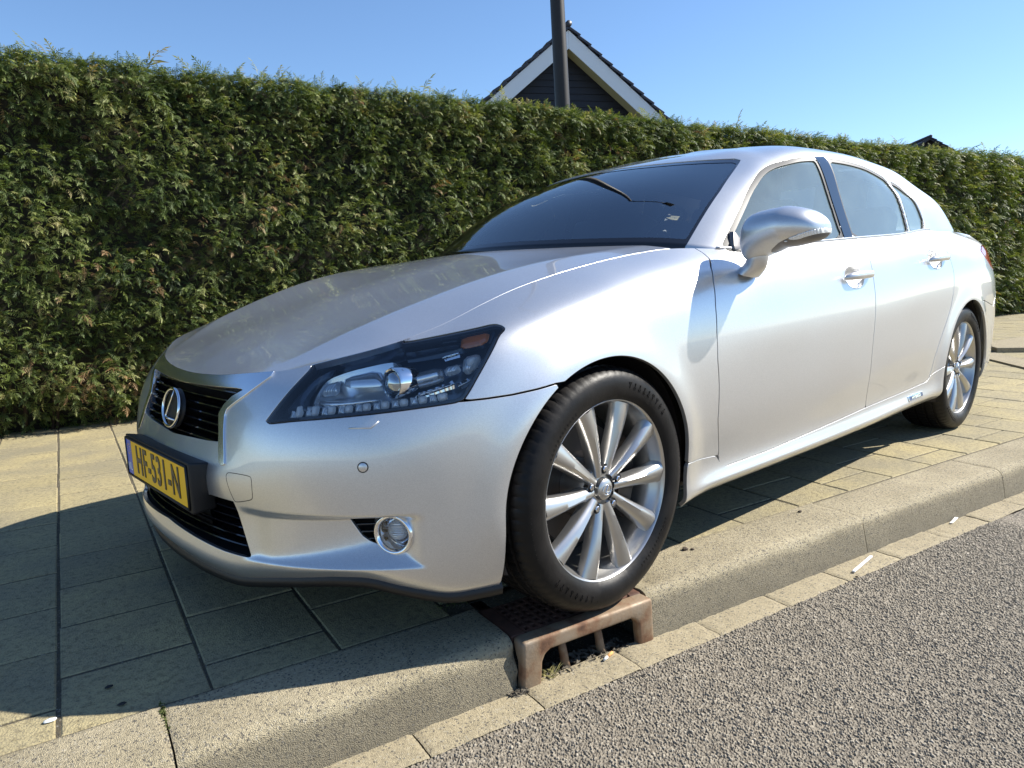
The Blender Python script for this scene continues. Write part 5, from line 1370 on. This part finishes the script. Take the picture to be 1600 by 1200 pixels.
# ------------------------------------------------------------------ hedge
def hedge():
    hx0, hx1, yf, yb, ht = -5.0, 26.0, 3.04, 4.2, 2.31
    root = empty('conifer_hedge', (4, 3.6, 0)); tag(root, 'tall dense green clipped conifer hedge behind the car', 'hedge')
    rl = (4, 3.6, 0)
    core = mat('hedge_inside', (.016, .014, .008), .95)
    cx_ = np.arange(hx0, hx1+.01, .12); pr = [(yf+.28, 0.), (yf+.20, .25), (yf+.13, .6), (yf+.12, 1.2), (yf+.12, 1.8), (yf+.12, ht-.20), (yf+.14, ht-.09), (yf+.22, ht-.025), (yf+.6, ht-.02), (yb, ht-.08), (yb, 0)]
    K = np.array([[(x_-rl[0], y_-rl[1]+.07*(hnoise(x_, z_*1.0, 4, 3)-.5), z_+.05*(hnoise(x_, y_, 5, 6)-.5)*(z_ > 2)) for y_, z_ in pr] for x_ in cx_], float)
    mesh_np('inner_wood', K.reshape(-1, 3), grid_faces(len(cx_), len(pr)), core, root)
    m = mat('conifer_leaf', (.06, .09, .02), .55); at_ = N(m, 'ShaderNodeAttribute'); at_.attribute_name = 'tone'
    b = ramp(m, at_.outputs['Fac'], [(0, (.032, .055, .015)), (.30, (.078, .116, .025)), (.55, (.150, .185, .044)), (.74, (.28, .29, .11)), (.90, (.32, .27, .13)), (1, (.24, .12, .055))])
    L(m, b, bsdf(m).inputs['Base Color']); bsdf(m).inputs['Specular IOR Level'].default_value = .35
    # translucency of thin scale leaves
    out = [n for n in m.node_tree.nodes if n.type == 'OUTPUT_MATERIAL'][0]; tl = N(m, 'ShaderNodeBsdfTranslucent'); L(m, mixc(m, 1.0, b, (1.5, 1.5, .7), 'MULTIPLY'), tl.inputs[0])
    ms = N(m, 'ShaderNodeMixShader'); ms.inputs[0].default_value = .28; L(m, bsdf(m).outputs[0], ms.inputs[1]); L(m, tl.outputs[0], ms.inputs[2]); L(m, ms.outputs[0], out.inputs[0])
    # spray templates: curved axis with side branchlets, each a folded blade
    def spray(seed, npair=5, droop=.9):
        r = np.random.default_rng(seed); V, F = [], []
        def blade(p, d, l, w_, nrm, bend):
            d = d/np.linalg.norm(d); s = np.cross(d, nrm); s /= np.linalg.norm(s)
            i = len(V); q = p+d*l*.55-np.array([0, 0, bend*.35*l]); e = p+d*l-np.array([0, 0, bend*l])
            V.extend([p, q+s*w_, e, q-s*w_]); F.append((i, i+1, i+2)); F.append((i, i+2, i+3))
        P = [np.zeros(3)]; d = np.array([1., 0, .25])
        for k in range(npair+1):
            d = d+np.array([0, r.normal()*.06, -droop/npair]); d /= np.linalg.norm(d); P.append(P[-1]+d*(1/(npair+1)))
        for k in range(1, npair+1):
            d = P[k+1]-P[k] if k+1 < len(P) else P[k]-P[k-1]; d = d/np.linalg.norm(d); nrm = np.array([-d[2], 0, d[0]])+r.normal(size=3)*.15
            ln = .46*(1-.66*(k/npair))*r.uniform(.6, 1.25)
            for sg in (-1, 1):
                s = np.cross(nrm, d)*sg; dd = d*.55+s*.85+nrm*r.normal()*.12; blade(P[k], dd, ln, .027*r.uniform(.7, 1.4), nrm, .38)
            blade(P[k-1], d, .24, .028, nrm, .05)
        blade(P[-2], d, .30, .05, np.array([-d[2], 0, d[0]]), .2)
        return np.array(V), np.array(F)
    T = [spray(s) for s in range(10)]
    r = np.random.default_rng(21)
    def scatter(n, xa, xb, face):
        x = r.uniform(xa, xb, n); 
        if face == 'front':
            z = r.uniform(-.02, ht+.01, n); z = np.where(r.random(n) < .15, ht-r.exponential(.09, n), z); big = (hnoise(x, z, 3.2, 2)-.5)*.12+(hnoise(x, z, 8, 3)-.5)*.13+(hnoise(x, z, 22, 5)-.5)*.06
            depth = r.exponential(.035, n)+.0; y = yf-.02+big+depth
            y += .24*np.clip(1-z/.45, 0, 1)**1.4+.10*np.clip((z-ht+.16)/.16, 0, 1)**2
            tone = .40+.20*(hnoise(x, z, 2.2, 7)-.5)+.9*(hnoise(x, z, 7, 9)-.5)*.45+r.normal(size=n)*.19
            yaw = r.normal(-math.pi/2+.15, .8, n); pit = r.normal(.10, .5, n)
        else:
            y = r.uniform(yf, yf+.75, n); z = ht-.05+(hnoise(x, y, 5, 4)-.5)*.07+r.normal(size=n)*.018; tone = .42+r.normal(size=n)*.16
            yaw = r.uniform(0, 6.28, n); pit = r.normal(.75, .35, n)
        if face == 'front':
            br = hnoise(x, z, 1.7, 31)*.6+hnoise(x, z, 6, 33)*.4; tone = np.where((br > .73) & (r.random(n) < .13), .97, tone)
        return x, y, z, tone, yaw, pit
    def build(sets, name):
        Vs, Fs, Ts, o = [], [], [], 0
        for x, y, z, tone, yaw, pit, sc, rol in sets:
            ti = r.integers(0, len(T), len(x))
            for k in range(len(T)):
                idx = np.where(ti == k)[0]; V, F = T[k]
                if not len(idx): continue
                cy, sy = np.cos(yaw[idx]), np.sin(yaw[idx]); cp, sp = np.cos(pit[idx]), np.sin(pit[idx]); cr, sr = np.cos(rol[idx]), np.sin(rol[idx])
                vx, vy, vz = V[:, 0][None], V[:, 1][None], V[:, 2][None]
                y1 = vy*cr[:, None]-vz*sr[:, None]; z1 = vy*sr[:, None]+vz*cr[:, None]
                x2 = vx*cp[:, None]-z1*sp[:, None]; z2 = vx*sp[:, None]+z1*cp[:, None]
                s = sc[idx][:, None]
                X = (x2*cy[:, None]-y1*sy[:, None])*s+x[idx][:, None]-rl[0]; Yy = (x2*sy[:, None]+y1*cy[:, None])*s+y[idx][:, None]-rl[1]; Zz = z2*s+z[idx][:, None]
                Vs.append(np.stack([X, Yy, Zz], -1).reshape(-1, 3)); n = len(idx)
                Fs.append((F[None]+o+(np.arange(n)*len(V))[:, None, None]).reshape(-1, 3)); Ts.append(np.repeat(tone[idx], len(V)))
                o += n*len(V)
        V = np.vstack(Vs); F = np.vstack(Fs); ob = mesh_np(name, V, F, m, root, False)
        a = ob.data.attributes.new('tone', 'FLOAT', 'POINT'); a.data.foreach_set('value', np.clip(np.concatenate(Ts), 0, 1).astype(np.float32)); tag(ob, kind='stuff')
    sets = []
    for xa, xb, n, s0 in ((-2.6, 1.5, 23000, .074), (1.5, 5.0, 18500, .083), (5.0, 9.5, 13500, .108), (9.5, 16, 7500, .17), (16, hx1, 1500, .32), (hx0, -2.6, 900, .25)):
        x, y, z, tone, yaw, pit = scatter(n, xa, xb, 'front'); sets.append((x, y, z, tone, yaw, pit, s0*r.uniform(.6, 1.35, n), r.normal(0, .6, n)))
        k = n//4; x, y, z, tone, yaw, pit = scatter(k, xa, xb, 'top'); sets.append((x, y, z, tone, yaw, pit, s0*r.uniform(.5, 1.15, k), r.normal(0, .6, k)))
        # upright wisps that break the top line
        k = int((xb-xa)*40); x = r.uniform(xa, xb, k); y = r.uniform(yf+.03, yf+.35, k); z = np.full(k, ht+.0)+r.uniform(-.01, .03, k); keep = hnoise(x, 0*x, 2.6, 12) > .35
        w_ = [q[keep] for q in (x, y, z)]; k = keep.sum()
        sets.append((*w_, .74+r.normal(size=k)*.10, r.uniform(0, 6.28, k), r.normal(1.25, .25, k), r.uniform(.04, .09, k)*(1+.35*r.exponential(1, k)), r.normal(0, .5, k)))
    build(sets, 'foliage')
    # stems and dead twigs seen near the foot
    geo = []
    for k in range(120):
        x = r.uniform(-2.5, 14); y = yf+.14+r.uniform(0, .12); 
        V, F = tube([(x-rl[0], y-rl[1], -.02), (x+r.normal()*.05-rl[0], y-.04-rl[1], .28), (x+r.normal()*.12-rl[0], y-.08-rl[1], .6)], [.012, .009, .004], 5); geo.append((V, F))
    V, F = join_geo(geo); tag(mesh_np('twigs', V, F, mat('bark', (.045, .026, .016), .9), root), kind='stuff')
    # dry litter of needles at the hedge foot
    geo = []
    for k in range(2600):
        x = r.uniform(-2.5, 12); y = 3.02-abs(r.normal())*.06+.12; V = r.normal(size=(3, 3))*.008*[1, 1, .3]+[x, y, .002]; geo.append((V, np.array([(0, 1, 2)])))
    V, F = join_geo(geo); tag(mesh_np('hedge_litter', V, F, mat('dead_needles', (.07, .045, .025), .95)), 'dead brown needles along the foot of the hedge', 'leaf litter', kind='stuff')
hedge()

# ------------------------------------------------------------------ lamp post
def lamp_post():
    x, y = 3.575, 3.80; t = empty('street_lamp', (x, y, 0)); t.rotation_euler = (0, R(-2.0), 0)
    tag(t, 'dark round steel lamp post rising out of the hedge in front of the gable', 'street lamp')
    m = mat('post_paint', (.012, .009, .008), .55, .0); bump(m, noise(m, coords(m), 35, 4), .15, .002)
    V, F = tube([(0, 0, 0), (0, 0, 1.0), (0, 0, 3.0), (0, 0, 5.2), (0, 0, 8.2)], [.085, .078, .072, .062, .048], 28); mesh_np('post', V, F, m, t)
    V, F = lathe_z([(.079, -.02), (.083, -.02), (.083, .02), (.079, .02)], 28); o = mesh_np('post_collar', V, F, m, t); o.location = (0, 0, 1.2)
    V, F = tube([(0, 0, 8.15), (.02, -.25, 8.42), (.08, -.9, 8.55), (.15, -2.1, 8.62)], [.045, .04, .035, .03], 14); mesh_np('arm', V, F, m, t)
    bm = bmesh.new(); box_bm(bm, (.17, -2.35, 8.62), (.22, .62, .10)); bm_obj('lantern', bm, m, t, True, .03, 3)
lamp_post()

# ------------------------------------------------------------------ house gables beyond
def gable(name, label, A, ph, sl, half, depth, wall_c, white=True, full=True):
    u = Vector((math.cos(ph), math.sin(ph), 0)); v = Vector((-math.sin(ph), math.cos(ph), 0))
    M = Matrix((u, v, Vector((0, 0, 1)))).transposed().to_4x4(); M.translation = Vector((A[0], A[1], 0))
    t = empty(name, (A[0], A[1], 0), ph); tag(t, label, 'house')
    za = A[2]; hs = za-sl*half
    brd = mat('dark_cladding', wall_c, .6) if 'dark_cladding' not in bpy.data.materials else bpy.data.materials['dark_cladding']
    tilem = mat('roof_tile', (.030, .032, .045), .5) if 'roof_tile' not in bpy.data.materials else bpy.data.materials['roof_tile']
    wht = mat('barge_white', (.78, .80, .80), .5) if 'barge_white' not in bpy.data.materials else bpy.data.materials['barge_white']
    sof = mat('soffit', (.42, .43, .26), .7) if 'soffit' not in bpy.data.materials else bpy.data.materials['soffit']
    n = math.hypot(1, sl); dn = Vector((-sl/n, 0, 1/n))
    oh = .42                                                    # overhang of the verge in front of the wall
    # wall body
    bm = bmesh.new(); zt = za-.12*n; w_ = half-.35
    P = [(-w_, 0), (w_, 0), (w_, zt-sl*w_), (0, zt), (-w_, zt-sl*w_)]
    a = [bm.verts.new((x, oh, z)) for x, z in P]; b = [bm.verts.new((x, oh+depth, z)) for x, z in P]
    bm.faces.new(a); bm.faces.new(b[::-1])
    for i in range(5): bm.faces.new((a[i], b[i], b[(i+1) % 5], a[(i+1) % 5]))
    bm_obj('wall', bm, mat('gable_wall', (.02, .02, .026), .8) if 'gable_wall' not in bpy.data.materials else bpy.data.materials['gable_wall'], t)
    if full:
        z = zt-sl*w_; k = 0
        z = max(z, 2.0)
        while z < zt-.2:
            xa = (zt-z)/sl-.03; xb = (zt-z-.145)/sl-.03
            if xb < .05: break
            xa = min(xa, w_); xb = min(xb, w_)
            bm = bmesh.new(); q = [(-xa, z), (xa, z), (xb, z+.145), (-xb, z+.145)]
            f = [bm.verts.new((x, oh-.024+(.012 if i > 1 else 0), zz)) for i, (x, zz) in enumerate(q)]; g = [bm.verts.new((x, oh-.002, zz)) for x, zz in q]
            bm.faces.new(f); bm.faces.new(g[::-1])
            for i in range(4): bm.faces.new((f[i], g[i], g[(i+1) % 4], f[(i+1) % 4]))
            bm_obj('cladding_board', bm, brd, t); z += .155
    for s in (-1, 1):
        # roof slope slab, barge board, soffit, tile edges in steps
        def pt(d, off, y): # d down the slope from apex, off perpendicular below the top surface
            return (s*(d/n)-s*sl/n*off*1.0, y, za-d*sl/n-off/n)
        Ls = half*n
        def prism(nm, d0, d1, o0, o1, y0, y1, m):
            bm = bmesh.new(); v = [bm.verts.new(pt(d, o, y)) for y in (y0, y1) for d, o in ((d0, o0), (d1, o0), (d1, o1), (d0, o1))]
            for f in ((0, 1, 2, 3), (7, 6, 5, 4), (0, 4, 5, 1), (1, 5, 6, 2), (2, 6, 7, 3), (3, 7, 4, 0)): bm.faces.new([v[i] for i in f])
            return bm_obj(nm, bm, m, t)
        prism('roof', .0, Ls, .055, .12, .03, depth+oh+.4, tilem)
        if white:
            bm = bmesh.new(); o0, o1 = .085, .40
            q = [(s*(d/n)-s*sl/n*o, za-d*sl/n-o/n) for d, o in ((o0*sl, o0), (Ls, o0), (Ls, o1), (o1*sl, o1))]
            f = [bm.verts.new((x+s*.0015, 0, z)) for x, z in q]; g = [bm.verts.new((x+s*.0015, .028, z)) for x, z in q]
            bm.faces.new(f); bm.faces.new(g[::-1])
            for i in range(4): bm.faces.new((f[i], g[i], g[(i+1) % 4], f[(i+1) % 4]))
            bm_obj('barge_board', bm, wht, t)
            prism('soffit', .14, Ls, .375, .390, .030, oh-.03, sof)
        d = 0.0
        while d < Ls:
            L1 = min(.34, Ls-d)
            bm = bmesh.new(); v = []
            for y in (-.045, .30):
                for dd, o in ((d-.02, .02), (d+L1+.02, -.028), (d+L1+.02, .03), (d-.02, .078)): v.append(bm.verts.new(pt(max(dd, 0), o, y)))
            for f in ((0, 1, 2, 3), (7, 6, 5, 4), (0, 4, 5, 1), (1, 5, 6, 2), (2, 6, 7, 3), (3, 7, 4, 0)): bm.faces.new([v[i] for i in f])
            bm_obj('verge_tile', bm, tilem, t, False, .008, 2); d += .34
    V, F = tube([(0, -.05, za+.02), (0, depth+oh, za+.02)], .075, 12); mesh_np('ridge_tile', V, F, tilem, t)
    return t
# far gable directly behind the lamp post, and one ridge end peeping over at the far right
gable('gabled_house', 'house gable with white barge boards and dark cladding beyond the hedge', (9.755, 12.0, 6.60), R(-19), .815, 4.2, 9, (.008, .009, .015))
gable('distant_house', 'dark roof tip peeping over the far right end of the hedge', (38.4, 19.0, 7.22), R(-40), .62, 4.0, 8, (.05, .03, .03), white=False, full=False)
